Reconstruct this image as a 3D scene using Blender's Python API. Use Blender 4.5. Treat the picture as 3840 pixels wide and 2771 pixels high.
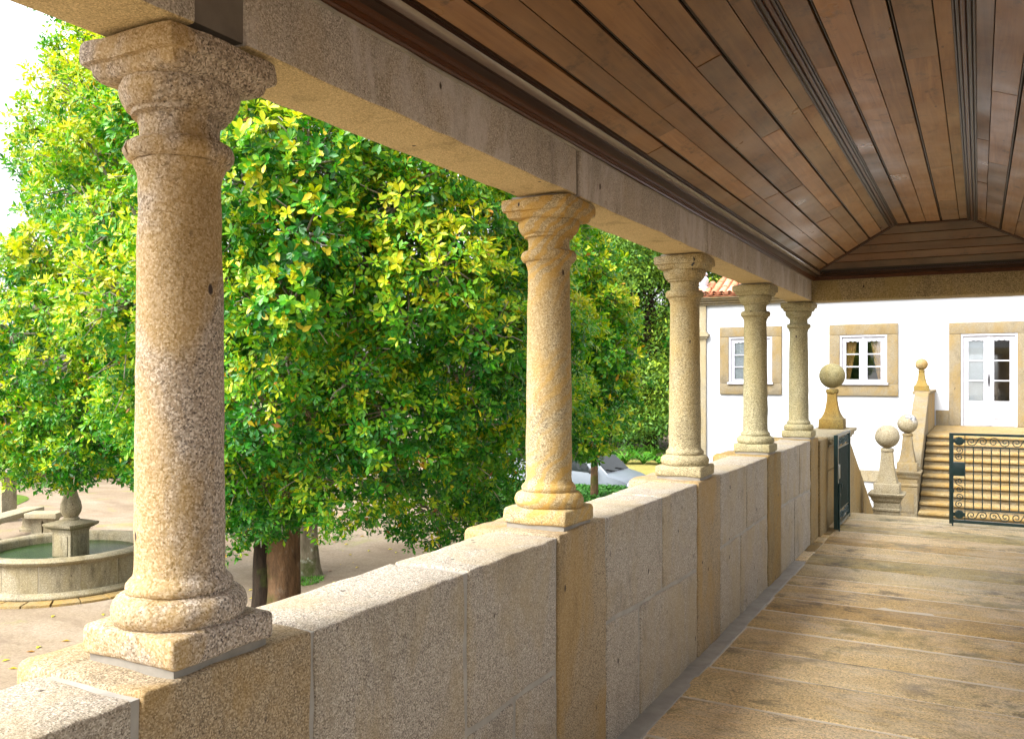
import bpy, bmesh, math, random
import numpy as np
from mathutils import Vector, Matrix, noise

R = math.radians
scene = bpy.context.scene
COL = scene.collection
for o in list(bpy.data.objects):
    bpy.data.objects.remove(o)

# ------------------------------------------------------------------ camera
EYE = Vector((0.0, 0.0, 1.7)); YAW = R(28.22); FL = 3263.0 / 3840.0; HOR = 0.0064
cam = bpy.data.cameras.new('camera'); camo = bpy.data.objects.new('camera', cam); COL.objects.link(camo)
cam.sensor_width = 36; cam.lens = 36 * FL; cam.shift_y = HOR
cam.clip_start = 0.05; cam.clip_end = 2000
camo.location = EYE; camo.rotation_euler = (math.pi / 2, 0, YAW)
scene.camera = camo

# ------------------------------------------------------------------ world, sun, exposure
SUN = Vector((-0.31, -0.64, 0.74)).normalized()      # towards the sun
world = bpy.data.worlds.new('World'); scene.world = world; world.use_nodes = True
nt = world.node_tree; bg = nt.nodes['Background']
sky = nt.nodes.new('ShaderNodeTexSky'); sky.sky_type = 'NISHITA'; sky.sun_disc = False
sky.sun_elevation = math.asin(SUN.z); sky.sun_rotation = math.atan2(SUN.x, SUN.y)
sky.dust_density = 4.0; sky.air_density = 1.0; sky.ozone_density = 1.0
hs = nt.nodes.new('ShaderNodeHueSaturation'); hs.inputs['Saturation'].default_value = 0.16
nt.links.new(sky.outputs[0], hs.inputs['Color']); nt.links.new(hs.outputs[0], bg.inputs['Color'])
bg.inputs['Strength'].default_value = 0.10
sl = bpy.data.lights.new('sun', 'SUN'); so = bpy.data.objects.new('sun', sl); COL.objects.link(so)
sl.energy = 1.15; sl.angle = R(34); sl.color = (1.0, 0.97, 0.92)
so.rotation_euler = SUN.to_track_quat('Z', 'Y').to_euler()
scene.render.engine = 'CYCLES'
vs = scene.view_settings
vs.view_transform = 'Standard'; vs.look = 'None'; vs.gamma = 1.0; vs.exposure = 2.62
scene.cycles.max_bounces = 8; scene.cycles.diffuse_bounces = 5; scene.cycles.transparent_max_bounces = 8

# ------------------------------------------------------------------ helpers
rnd = random.Random(7)
CS, SN = math.cos(YAW), math.sin(YAW)
def at_depth(x, y, d):
    """world point seen at x,y (on a 2268-wide picture) at depth d metres"""
    u = (x - 1134) / (2268 * FL); v = -(y - 832.8) / (2268 * FL)
    return Vector((-SN + CS * u, CS + SN * u, v)) * d + EYE

def link(name, me, mat=None, parent=None):
    o = bpy.data.objects.new(name, me); COL.objects.link(o)
    if mat and me is not None and not me.materials: me.materials.append(mat)
    if parent: o.parent = parent
    return o
def tag(o, label, cat, group=None):
    o['label'] = label; o['category'] = cat
    if group: o['group'] = group
    return o
def thing(name, label, cat, loc=(0, 0, 0), group=None, rz=0):
    o = bpy.data.objects.new(name, None); COL.objects.link(o); o.location = loc; o.rotation_euler = (0, 0, rz)
    o.empty_display_size = 0.1
    return tag(o, label, cat, group)
def struct(o): o['kind'] = 'structure'; return o
def mesh(name, verts, faces, smooth=None):
    me = bpy.data.meshes.new(name); me.from_pydata([tuple(v) for v in verts], [], faces); me.update()
    if smooth is not None:
        me.shade_smooth()
        if smooth < 179: me.set_sharp_from_angle(angle=R(smooth))
    return me
def np_mesh(name, V, T, attr=None, smooth=False):
    V = np.asarray(V, dtype=np.float32); T = np.asarray(T, dtype=np.int32)
    me = bpy.data.meshes.new(name); k = T.shape[1]
    me.vertices.add(len(V)); me.vertices.foreach_set('co', V.ravel())
    me.loops.add(T.size); me.loops.foreach_set('vertex_index', T.ravel())
    me.polygons.add(len(T)); me.polygons.foreach_set('loop_start', np.arange(0, T.size, k, dtype=np.int32))
    if attr is not None:
        a = me.attributes.new('tint', 'FLOAT', 'POINT'); a.data.foreach_set('value', np.asarray(attr, dtype=np.float32))
    me.update(calc_edges=True)
    if smooth: me.shade_smooth()
    return me

def jit(p, amp, f, seed=0.0):
    q = Vector((p[0] * f + seed, p[1] * f - seed * .7, p[2] * f + seed * 1.3))
    return Vector(p) + noise.noise_vector(q) * amp

def block_data(lo, hi, b=.008, step=.12, amp=.003, f=6, seed=0., warp=None):
    """rounded stone block as verts/faces with uneven surface"""
    ax = []
    for a in range(3):
        L = hi[a] - lo[a]; bb = min(b, L * .3)
        n = max(1, int(round((L - 2 * bb) / step)))
        ax.append([lo[a], lo[a] + bb * .35, lo[a] + bb] + [lo[a] + bb + (L - 2 * bb) * i / n for i in range(1, n)] + [hi[a] - bb, hi[a] - bb * .35, hi[a]])
    idx = {}; V = []; F = []
    def vid(i, j, k):
        key = (i, j, k)
        if key in idx: return idx[key]
        p = [ax[0][i], ax[1][j], ax[2][k]]; c = []
        for a in range(3):
            bb = min(b, (hi[a] - lo[a]) * .3)
            c.append(min(max(p[a], lo[a] + bb), hi[a] - bb))
        d = Vector([(p[a] - c[a]) / max(1e-6, min(b, (hi[a] - lo[a]) * .3)) for a in range(3)])
        m = max(abs(d.x), abs(d.y), abs(d.z))
        if d.length > 1e-6:
            d = d / d.length * m
        q = Vector([c[a] + d[a] * min(b, (hi[a] - lo[a]) * .3) for a in range(3)])
        if warp: q = Vector(warp(q))
        if amp: q = jit(q, amp, f, seed); q = jit(q, amp * .5, f * 4, seed)
        idx[key] = len(V); V.append(q); return idx[key]
    N = [len(a) for a in ax]
    for (a, b1, c1) in ((0, 1, 2), (1, 2, 0), (2, 0, 1)):
        for side in (0, 1):
            fi = 0 if side == 0 else N[a] - 1
            for i in range(N[b1] - 1):
                for j in range(N[c1] - 1):
                    q = []
                    for (di, dj) in ((0, 0), (1, 0), (1, 1), (0, 1)):
                        t = [0, 0, 0]; t[a] = fi; t[b1] = i + di; t[c1] = j + dj; q.append(vid(*t))
                    F.append(q if side else q[::-1])
    return V, F
def block(name, lo, hi, mat, parent=None, origin=None, smooth=50, **kw):
    V, F = block_data(lo, hi, **kw)
    o0 = Vector(origin) if origin is not None else Vector((0, 0, 0))
    return link(name, mesh(name, [v - o0 for v in V], F, smooth), mat, parent)
def box_data(lo, hi):
    x0, y0, z0 = lo; x1, y1, z1 = hi
    V = [(x0, y0, z0), (x1, y0, z0), (x1, y1, z0), (x0, y1, z0), (x0, y0, z1), (x1, y0, z1), (x1, y1, z1), (x0, y1, z1)]
    return V, [(0, 3, 2, 1), (4, 5, 6, 7), (0, 1, 5, 4), (1, 2, 6, 5), (2, 3, 7, 6), (3, 0, 4, 7)]
def box(name, lo, hi, mat, parent=None):
    return link(name, mesh(name, *box_data(lo, hi)), mat, parent)
def join_data(parts):
    V = []; F = []
    for v, f in parts:
        n = len(V); V += list(v); F += [tuple(i + n for i in q) for q in f]
    return V, F
def hexa(name, P, mat, parent=None):
    """8 points: bottom ring then top ring"""
    return link(name, mesh(name, P, [(0, 3, 2, 1), (4, 5, 6, 7), (0, 1, 5, 4), (1, 2, 6, 5), (2, 3, 7, 6), (3, 0, 4, 7)]), mat, parent)
def lathe_data(prof, n=40, c=(0, 0, 0), amp=0., f=8, seed=0., close=True):
    V = []; F = []
    for (r, z) in prof:
        for k in range(n):
            a = 2 * math.pi * k / n
            p = Vector((c[0] + r * math.cos(a), c[1] + r * math.sin(a), c[2] + z))
            if amp: p = jit(p, amp, f, seed); p = jit(p, amp * .6, f * 3.7, seed)
            V.append(p)
    for i in range(len(prof) - 1):
        for k in range(n):
            a = i * n + k; b = i * n + (k + 1) % n
            F.append((a, b, b + n, a + n))
    if close:
        F.append(tuple(range(n - 1, -1, -1))); F.append(tuple(range((len(prof) - 1) * n, len(prof) * n)))
    return V, F
def square_data(prof, c=(0, 0, 0), n=8, rc=.06, amp=0., f=8, seed=0.):
    """stack of rounded square sections (half size, z)"""
    V = []; F = []; ring = []
    for s in range(4):
        for i in range(n):
            t = -1 + 2 * i / n
            q = (1, t) if s == 0 else ((-t, 1) if s == 1 else ((-1, -t) if s == 2 else (t, -1)))
            ring.append(q)
    rr = []
    for (x, y) in ring:
        if abs(x) > .999 and abs(y) > .999: k = 1 - rc
        else: k = 1
        rr.append((x * k, y * k))
    m = len(rr)
    for (h, z) in prof:
        for (x, y) in rr:
            p = Vector((c[0] + x * h, c[1] + y * h, c[2] + z))
            if amp: p = jit(p, amp, f, seed); p = jit(p, amp * .5, f * 4, seed)
            V.append(p)
    for i in range(len(prof) - 1):
        for k in range(m):
            a = i * m + k; b = i * m + (k + 1) % m
            F.append((a, b, b + m, a + m))
    F.append(tuple(range(m - 1, -1, -1))); F.append(tuple(range((len(prof) - 1) * m, len(prof) * m)))
    return V, F
def tube_data(pts, rad, n=6):
    V = []; F = []; pts = [Vector(p) for p in pts]
    up = Vector((0, 0, 1)); prev = None
    for i, p in enumerate(pts):
        t = (pts[min(i + 1, len(pts) - 1)] - pts[max(i - 1, 0)])
        if t.length < 1e-9: t = Vector((0, 0, 1))
        t.normalize()
        if prev is None:
            a = t.cross(up)
            if a.length < .1: a = t.cross(Vector((1, 0, 0)))
        else:
            a = prev - t * prev.dot(t)
        a.normalize(); prev = a; b = t.cross(a)
        r = rad[i] if hasattr(rad, '__len__') else rad
        for k in range(n):
            th = 2 * math.pi * k / n
            V.append(p + (a * math.cos(th) + b * math.sin(th)) * r)
    for i in range(len(pts) - 1):
        for k in range(n):
            q = i * n + k; s = i * n + (k + 1) % n
            F.append((q, s, s + n, q + n))
    F.append(tuple(range(n - 1, -1, -1))); F.append(tuple(range((len(pts) - 1) * n, len(pts) * n)))
    return V, F

# ------------------------------------------------------------------ materials
class NB:
    def __init__(s, name):
        s.m = bpy.data.materials.new(name); s.m.use_nodes = True; s.t = s.m.node_tree; s.n = s.t.nodes
        s.b = s.n['Principled BSDF']; s.out = s.n['Material Output']
    def node(s, typ, **kw):
        n = s.n.new(typ)
        for k, v in kw.items():
            if k in n.inputs: s.set(n.inputs[k], v)
            else: setattr(n, k, v)
        return n
    def set(s, sock, v):
        if isinstance(v, bpy.types.NodeSocket): s.t.links.new(v, sock)
        else: sock.default_value = v
    def math(s, op, a, b=0.0, clamp=False):
        n = s.n.new('ShaderNodeMath'); n.operation = op; n.use_clamp = clamp; s.set(n.inputs[0], a); s.set(n.inputs[1], b); return n.outputs[0]
    def vmath(s, op, a, b):
        n = s.n.new('ShaderNodeVectorMath'); n.operation = op; s.set(n.inputs[0], a); s.set(n.inputs[1], b); return n.outputs[0]
    def pos(s, rand=True, scale=(1, 1, 1)):
        g = s.n.new('ShaderNodeNewGeometry').outputs['Position']
        if rand and not getattr(s, 'norand', False):
            r = s.n.new('ShaderNodeObjectInfo').outputs['Random']
            g = s.vmath('ADD', g, s.comb(s.math('MULTIPLY', r, 37.), s.math('MULTIPLY', r, 91.), s.math('MULTIPLY', r, 13.)))
        if scale != (1, 1, 1): g = s.vmath('MULTIPLY', g, scale)
        return g
    def objpos(s, scale=(1, 1, 1)):
        g = s.n.new('ShaderNodeTexCoord').outputs['Object']
        if scale != (1, 1, 1): g = s.vmath('MULTIPLY', g, scale)
        return g
    def comb(s, x, y, z):
        n = s.n.new('ShaderNodeCombineXYZ'); s.set(n.inputs[0], x); s.set(n.inputs[1], y); s.set(n.inputs[2], z); return n.outputs[0]
    def noise(s, vec, scale, detail=4, rough=.55, dist=0.):
        n = s.node('ShaderNodeTexNoise', Vector=vec, Scale=scale, Detail=detail, Roughness=rough, Distortion=dist); return n.outputs['Fac']
    def voro(s, vec, scale, feat='F1', out='Color'):
        n = s.node('ShaderNodeTexVoronoi', feature=feat); s.set(n.inputs['Vector'], vec); s.set(n.inputs['Scale'], scale); return n.outputs[out]
    def ramp(s, fac, stops, interp='LINEAR'):
        n = s.n.new('ShaderNodeValToRGB'); n.color_ramp.interpolation = interp; e = n.color_ramp.elements
        while len(e) < len(stops): e.new(.5)
        for i, (p, c) in enumerate(stops):
            e[i].position = p; e[i].color = (c if len(c) == 4 else (*c, 1)) if hasattr(c, '__len__') else (c, c, c, 1)
        s.set(n.inputs[0], fac); return n.outputs[0]
    def mix(s, fac, a, b, mode='MIX'):
        n = s.n.new('ShaderNodeMix'); n.data_type = 'RGBA'; n.blend_type = mode
        s.set(n.inputs[0], fac); s.set(n.inputs[6], a if not isinstance(a, tuple) else (*a[:3], 1)); s.set(n.inputs[7], b if not isinstance(b, tuple) else (*b[:3], 1)); return n.outputs[2]
    def bump(s, h, strength=.3, dist=.01, normal=None):
        n = s.node('ShaderNodeBump', Strength=strength, Distance=dist, Height=h)
        if normal is not None: s.set(n.inputs['Normal'], normal)
        s.t.links.new(n.outputs[0], s.b.inputs['Normal']); return n.outputs[0]
    def rnd(s): return s.n.new('ShaderNodeObjectInfo').outputs['Random']
    def done(s, col=None, rough=.8, spec=None):
        if col is not None: s.set(s.b.inputs['Base Color'], col if not isinstance(col, tuple) else (*col[:3], 1))
        s.set(s.b.inputs['Roughness'], rough)
        if spec is not None: s.b.inputs['Specular IOR Level'].default_value = spec
        return s.m

def granite(name, light, mid, dark, ochre, amt=.5, gs=170., stain=.35, vein=0., bumpk=.5, streak=False, soffit=None, rand=True, pr=(.45, .60)):
    m = NB(name); m.norand = not rand; p = m.pos()
    cell = m.node('ShaderNodeSeparateColor', Color=m.voro(p, gs)).outputs[0]
    hi = tuple(min(.85, c * 1.45) for c in light)
    grain = m.ramp(cell, [(0, dark), (.15, tuple(c * .6 for c in mid)), (.27, mid), (.48, light), (.66, mid), (.80, hi)], 'CONSTANT')
    fine = m.noise(p, gs * .62, 3, .75)
    grain = m.mix(.38, grain, m.ramp(fine, [(.36, dark), (.46, mid), (.58, light)]))
    patch = m.ramp(m.noise(m.pos(scale=(1, 1, .5)), 2.6, 5, .62, .6), [(pr[0], 0.), (pr[1], 1.)])
    och = m.mix(.45, grain, m.mix(.75, grain, (*[c * 2.0 for c in ochre],), 'MULTIPLY'))
    col = m.mix(m.math('MULTIPLY', patch, amt), grain, m.mix(.68, grain, ochre))
    if vein:
        g = m.vmath('MULTIPLY', m.pos(False), (1, 1, 1))
        w = m.node('ShaderNodeTexWave', wave_type='BANDS', bands_direction='DIAGONAL', Vector=m.vmath('MULTIPLY', g, (1.0, 1.0, -1.3)), Scale=6.0, Distortion=9.0, Detail=5.0)
        wf = m.ramp(w.outputs['Fac'], [(.45, 0.), (.8, 1.)])
        wf = m.math('MULTIPLY', wf, m.ramp(m.noise(g, 1.9, 2), [(.38, 0.), (.6, 1.)]))
        col = m.mix(m.math('MULTIPLY', wf, vein), col, ochre)
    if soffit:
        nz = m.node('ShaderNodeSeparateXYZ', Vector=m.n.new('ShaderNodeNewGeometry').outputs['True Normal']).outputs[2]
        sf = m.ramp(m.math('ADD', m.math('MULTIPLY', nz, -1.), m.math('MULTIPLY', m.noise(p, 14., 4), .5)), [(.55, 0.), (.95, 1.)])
        col = m.mix(m.math('MULTIPLY', sf, .85), col, m.mix(.5, m.mix(1., grain, (1.6, 1.35, .75), 'MULTIPLY'), soffit))  # undersides: ochre staining, with some bounced yellow light put into the colour
    if soffit:
        wh = m.ramp(m.noise(m.pos(scale=(1, 1, .5)), 3.2, 6, .7, .5), [(.49, 0.), (.60, .7)])
        col = m.mix(m.math('MULTIPLY', wh, m.math('SUBTRACT', 1., sf)), col, (.60, .58, .60))
    # weather stains (dark, with a shape of their own)
    st = m.ramp(m.noise(m.pos(scale=(1, 1, .22) if streak else (1, 1, .7)), 4.5, 6, .68), [(.53, 0.), (.68, 1.)])
    col = m.mix(m.math('MULTIPLY', st, stain), col, m.mix(.5, (.055, .045, .03), col, 'MULTIPLY'))
    # black inclusions
    inc = m.ramp(m.voro(m.pos(scale=(1, 1, .55)), 13., out='Distance'), [(.085, 1.), (.12, 0.)])
    inc = m.math('MULTIPLY', inc, m.ramp(m.noise(p, 6.3, 1), [(.57, 0.), (.60, 1.)]))
    col = m.mix(inc, col, (.05, .035, .03))
    h = m.math('ADD', m.math('MULTIPLY', fine, .6), m.math('MULTIPLY', m.noise(p, 55., 3), .8))
    m.bump(h, bumpk * 1.5, .006)
    return m.done(col, .82, .25)

G_COL = granite('granite_column', (.49, .43, .36), (.33, .265, .20), (.05, .038, .036), (.46, .29, .07), .75, 235, .15, rand=False, pr=(.53, .63))
G_VEIN = granite('granite_veined', (.44, .375, .245), (.35, .28, .155), (.12, .09, .055), (.48, .275, .04), .6, 260, .12, vein=.6, rand=False)
G_OCHRE = granite('granite_ochre', (.40, .345, .21), (.30, .245, .13), (.09, .075, .045), (.38, .25, .06), .65, 230, .25, rand=False)
G_OLIVE = granite('granite_olive', (.36, .325, .20), (.26, .23, .125), (.085, .075, .045), (.32, .235, .07), .5, 230, .28, rand=False)
G_PINK = granite('granite_pink', (.46, .415, .345), (.32, .275, .22), (.075, .06, .05), (.38, .29, .15), .65, 290, .22)
G_PIER = granite('granite_pier', (.40, .325, .22), (.28, .21, .125), (.08, .06, .04), (.36, .22, .06), .75, 285, .32, streak=True)
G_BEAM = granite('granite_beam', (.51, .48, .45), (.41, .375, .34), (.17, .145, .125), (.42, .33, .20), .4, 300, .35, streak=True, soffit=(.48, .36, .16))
G_ENDBEAM = granite('granite_end_beam', (.40, .32, .18), (.31, .24, .125), (.13, .10, .055), (.36, .26, .07), .6, 160, .35, streak=True)
G_FAR = granite('granite_yellow', (.29, .22, .11), (.22, .16, .072), (.08, .057, .027), (.29, .165, .028), .7, 210, .25, vein=.35)
G_PALE = granite('granite_pale', (.30, .265, .185), (.245, .205, .13), (.10, .08, .05), (.26, .19, .07), .5, 220, .2)
G_GOLD = granite('granite_gold', (.20, .15, .045), (.15, .105, .028), (.065, .044, .016), (.22, .12, .014), .8, 200, .3)
G_FRAME = granite('granite_frame', (.205, .175, .12), (.165, .135, .085), (.085, .066, .042), (.20, .13, .035), .75, 200, .25, vein=.4)
G_BALL = granite('granite_mossy_ball', (.24, .215, .115), (.18, .155, .07), (.07, .06, .03), (.20, .15, .035), .6, 200, .4)
G_FOUNT = granite('granite_fountain', (.27, .235, .165), (.22, .19, .12), (.15, .125, .08), (.19, .145, .055), .6, 110, .6, streak=True)

def mk_slab():
    m = NB('granite_floor'); p = m.pos(); r = m.rnd()
    cell = m.node('ShaderNodeSeparateColor', Color=m.voro(p, 150.)).outputs[0]
    fine = m.noise(p, 60, 3, .7)
    base = m.ramp(r, [(0, (.44, .30, .11)), (.18, (.62, .50, .30)), (.36, (.50, .35, .14)), (.52, (.70, .60, .45)), (.68, (.37, .30, .12)), (.84, (.60, .44, .20)), (1, (.68, .56, .37))])
    base = m.mix(1., base, (1.06, .99, .86), 'MULTIPLY')
    col = m.mix(.8, base, m.mix(1., base, m.ramp(cell, [(0, .42), (.14, .75), (.35, 1.), (.7, 1.28)], 'CONSTANT'), 'MULTIPLY'))
    col = m.mix(.4, col, m.mix(1., col, m.ramp(fine, [(.3, .5), (.6, 1.2)]), 'MULTIPLY'))
    ps = m.pos(scale=(.6, 1.5, 1))
    och = m.ramp(m.noise(ps, 1.7, 9, .68, .8), [(.47, 0.), (.62, .55)])
    col = m.mix(och, col, m.mix(.5, col, (.44, .25, .06)))
    pale = m.ramp(m.noise(ps, 2.1, 12, .78, .3), [(.52, 0.), (.57, .55)])
    col = m.mix(pale, col, m.mix(.5, col, (.66, .57, .44)))
    dk = m.ramp(m.noise(m.pos(scale=(.8, 1.4, 1)), 3.2, 15, .82, .4), [(.51, 0.), (.56, .9)])
    dk = m.math('MULTIPLY', dk, m.ramp(m.noise(m.pos(), 1.1, 3), [(.44, 0.), (.56, 1.)]))
    col = m.mix(dk, col, m.mix(.75, col, (.085, .062, .035)))
    gr = m.ramp(m.noise(m.pos(), 1.4, 14, .74), [(.545, 0.), (.61, .75)])
    col = m.mix(gr, col, m.mix(.75, col, (.12, .11, .022)))
    spk = m.ramp(m.voro(m.pos(scale=(1, 1.6, 1)), 21., out='Distance'), [(.05, 1.), (.10, 0.)])
    spk = m.math('MULTIPLY', spk, m.ramp(m.noise(p, 6., 1), [(.55, 0.), (.6, .8)]))
    col = m.mix(spk, col, (.07, .05, .04))
    m.bump(m.math('ADD', fine, m.math('MULTIPLY', m.noise(p, 18., 4), 1.2)), .35, .006)
    return m.done(col, m.ramp(m.noise(p, 3., 4), [(.3, .42), (.7, .75)]), .4)
SLAB = mk_slab()

def simple(name, col, rough=.7, var=.12, ns=8., bump=0., spec=None, metal=0.):
    m = NB(name); p = m.pos()
    k = m.noise(p, ns, 5, .6)
    c = m.mix(1., (*col, 1), m.ramp(k, [(.3, 1 - var), (.7, 1 + var)]), 'MULTIPLY')
    if bump: m.bump(m.noise(p, ns * 4, 4), bump, .004)
    m.b.inputs['Metallic'].default_value = metal
    return m.done(c, rough, spec)
MORTAR = simple('mortar_grey', (.33, .31, .27), .9, .18, 9., .4)
def mk_fm():
    m = NB('floor_mortar'); p = m.pos(False, (.5, 1.6, 1))
    return m.done(m.ramp(m.noise(p, 2.2, 6, .6), [(.30, (.22, .17, .11)), (.42, (.68, .60, .48))]), .9, .2)
FLOOR_MORTAR = mk_fm()
BED = simple('bed_mortar', (.22, .20, .165), .9, .2, 12., .5)
MORTAR_W = simple('mortar_warm', (.36, .31, .20), .9, .18, 9., .4)
def mk_plaster():
    m = NB('white_plaster'); p = m.pos(False)
    c = m.ramp(m.noise(p, .9, 5, .6), [(.3, (.47, .495, .54)), (.7, (.53, .55, .585))])
    low = m.ramp(m.noise(m.pos(False, (1, 1, .3)), 2.5, 5, .65), [(.62, 0.), (.8, .25)])
    c = m.mix(low, c, (.66, .66, .66)); m.bump(m.noise(p, 35., 3), .12, .004); return m.done(c, .85, .2)
PLASTER = mk_plaster()
WHITE = simple('white_paint', (.37, .37, .41), .35, .02, 3.)
GREEN = simple('green_iron', (.008, .036, .037), .32, .2, 14., .1, .5)
DARK = simple('dark_iron', (.02, .02, .022), .45, .2, 14.)
SHADE = simple('dark_backing', (.012, .008, .006), .9)

def mk_wood(name, c1, c2, c3, rough=.38, ax=(9, .55, 9), spec=.5, plain=False):
    m = NB(name); p = m.pos(scale=ax); r = m.rnd()
    g = m.noise(p, 3.2, 8, .62, 1.0)
    col = m.ramp(g, [(.25, c1), (.5, c2), (.75, c3)])
    col = m.mix(1., col, m.ramp(r, [(0, .45), (.3, .85), (.7, 1.15), (1, 1.8)]), 'MULTIPLY')
    big = m.noise(m.pos(scale=(2.2, .8, 2.2)), 1.6, 4, .6)
    col = m.mix(m.ramp(big, [(.35, 0.), (.75, .55)]), col, tuple(x * 1.35 for x in c3))
    dk = m.ramp(m.noise(m.pos(scale=(3.5, 2.4, 3.5)), 2.6, 9, .75), [(.56, 0.), (.68, .75)])
    col = m.mix(dk, col, tuple(x * .35 for x in c1))
    if plain: spec = min(spec, .22) if name != 'polished_strip_wood' else spec
    if plain: return m.done(m.ramp(m.noise(m.pos(scale=ax), 1.2, 3), [(.3, c1), (.7, c3)]), rough, spec)
    kn = m.ramp(m.voro(m.pos(scale=(2.6, 1., 2.6)), 4., out='Distance'), [(.03, .8), (.07, 0.)])
    col = m.mix(kn, col, tuple(x * .4 for x in c1))
    m.bump(m.noise(p, 9., 6), .12, .003)
    return m.done(col, m.ramp(m.noise(m.pos(), 2.5, 4), [(.3, rough - .1), (.7, rough + .14)]), spec)
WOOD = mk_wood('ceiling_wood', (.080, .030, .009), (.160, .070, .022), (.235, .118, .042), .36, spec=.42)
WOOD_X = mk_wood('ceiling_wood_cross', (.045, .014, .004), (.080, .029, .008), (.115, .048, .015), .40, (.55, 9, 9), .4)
WOOD_D = mk_wood('moulding_wood', (.020, .008, .004), (.026, .011, .005), (.034, .014, .007), .30, plain=True)
WOOD_R = mk_wood('red_moulding_wood', (.050, .015, .005), (.062, .020, .006), (.080, .028, .009), .30, plain=True)

# ------------------------------------------------------------------ layout constants
XI = -1.505; XO = -1.80         # parapet inner / outer face
ZP = 1.05                       # parapet top
COLY = [1.43 + 1.985 * i for i in range(5)]
CX = -1.65
Y0 = -4.6; YE = 9.50            # gallery runs from behind the viewer to the end beam
GZ = -1.8                       # courtyard level
XR = 0.80                       # wall on the other side of the gallery
ZB = 2.462; ZBT = 2.665         # beam bottom / top

# ------------------------------------------------------------------ ground
def mk_ground():
    m = NB('courtyard_sand'); p = m.pos(False)
    c = m.ramp(m.noise(p, .55, 6, .62), [(.3, (.18, .135, .09)), (.5, (.225, .175, .122)), (.72, (.275, .225, .17))])
    c = m.mix(.6, c, m.mix(1., c, m.ramp(m.noise(p, 20., 10, .82), [(.35, .45), (.62, 1.35)]), 'MULTIPLY'))
    c = m.mix(m.ramp(m.noise(m.pos(False, (1, 2.2, 1)), .9, 8, .7), [(.5, 0.), (.66, .5)]), c, (.12, .085, .06))
    gr = m.ramp(m.noise(p, .75, 7, .68, .4), [(.58, 0.), (.70, .75)])
    c = m.mix(gr, c, (.19, .20, .055))
    lv = m.ramp(m.voro(p, 2.6, out='Distance'), [(.03, 1.), (.045, 0.)])
    c = m.mix(lv, c, (.40, .27, .03))
    m.bump(m.noise(p, 9., 8, .7), .5, .03); return m.done(c, .95, .1)
SAND = mk_ground()
def mk_lawn(name, a, b):
    m = NB(name); p = m.pos(False)
    c = m.ramp(m.noise(p, 1.2, 8, .7), [(.3, a), (.7, b)])
    c = m.mix(.6, c, m.mix(1., c, m.ramp(m.noise(p, 40., 3), [(.3, .5), (.7, 1.4)]), 'MULTIPLY'))
    m.bump(m.noise(p, 30., 4), .8, .04); return m.done(c, .95, .1)
LAWN = mk_lawn('lawn_grass', (.055, .10, .012), (.11, .17, .025))
DRYLAWN = mk_lawn('dry_lawn_grass', (.20, .19, .05), (.30, .25, .08))

def sheet(name, x0, x1, y0, y1, z, mat, n=1, wob=0.):
    V = []; F = []
    for j in range(n + 1):
        for i in range(n + 1):
            x = x0 + (x1 - x0) * i / n; y = y0 + (y1 - y0) * j / n
            V.append((x, y, z + wob * noise.noise(Vector((x * .2, y * .2, 0)))))
    for j in range(n):
        for i in range(n):
            a = j * (n + 1) + i; F.append((a, a + 1, a + n + 2, a + n + 1))
    return struct(link(name, mesh(name, V, F, 180), mat))
sheet('courtyard_ground', -500, 500, -500, 500, GZ, SAND)
# lawns with ragged outlines
def blob_sheet(name, cx, cy, rx, ry, z, mat, seed):
    V = [(cx, cy, z)]; n = 64
    for k in range(n):
        a = 2 * math.pi * k / n
        q = 1 + .13 * noise.noise(Vector((math.cos(a) * 1.7 + seed, math.sin(a) * 1.7, seed)))  + .05 * noise.noise(Vector((math.cos(a) * 7 + seed, math.sin(a) * 7, seed)))
        V.append((cx + rx * q * math.cos(a), cy + ry * q * math.sin(a), z))
    return struct(link(name, mesh(name, V, [(0, 1 + k, 1 + (k + 1) % n) for k in range(n)]), mat))
blob_sheet('lawn', -26.0, 12.6, 3.9, 3.0, GZ + .012, LAWN, 1.)
blob_sheet('dry_lawn', -10.5, 31.0, 5.5, 3.6, GZ + .012, DRYLAWN, 4.)

# ------------------------------------------------------------------ terrace body + gallery floor
box_t = box('terrace_base', (XO + .02, Y0, GZ), (XR + .35, 11.50, -.06), G_PALE); struct(box_t)
fl = box('gallery_floor', (XI + .001, Y0, -.058), (XR + .05, 11.52, -.0035), FLOOR_MORTAR); struct(fl)
jy = [Y0, -3.9, -3.3, -2.75, -2.1, -1.55, -.95, -.4, .2, .8, 1.35, 1.85, 2.4, 2.9, 3.42, 3.93, 4.50, 5.03, 5.47, 5.96, 6.45, 6.86, 7.32, 7.69, 8.20, 8.72, 9.28, 9.72, 10.13, 10.62, 11.05, 11.55]
fr = random.Random(3)
for i in range(len(jy) - 1):
    gj = fr.uniform(.010, .016); a, b = jy[i] + gj, jy[i + 1] - gj
    x0 = -1.40 + fr.uniform(-.02, .02); tilt = fr.uniform(-.012, .012)
    w = lambda q, tilt=tilt: (q.x, q.y + tilt * (q.x + .4) - .02 * (q.x + .4), q.z)
    if i == len(jy) - 2: b = 11.56
    block('floor_slab', (x0, a, -.05), (XR + .02, b, fr.uniform(-.002, .002)), SLAB, fl, b=.007, step=.16, amp=.0025, f=3.5, seed=i * 3.1, warp=w)
# grey mortar fillet along the foot of the parapet
block('mortar_strip', (XI - .01, Y0, -.03), (-1.395, 8.3, .004), MORTAR, fl, b=.006, step=.13, amp=.006, f=5, seed=9)
for k in range(6):
    y = 8.33 + k * .5
    block('kerb_stone', (XI - .01, y, -.03), (-1.40, y + .47, .003), G_FAR if k % 2 else SLAB, fl, b=.006, step=.15, amp=.004, seed=k * 1.7)

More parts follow.
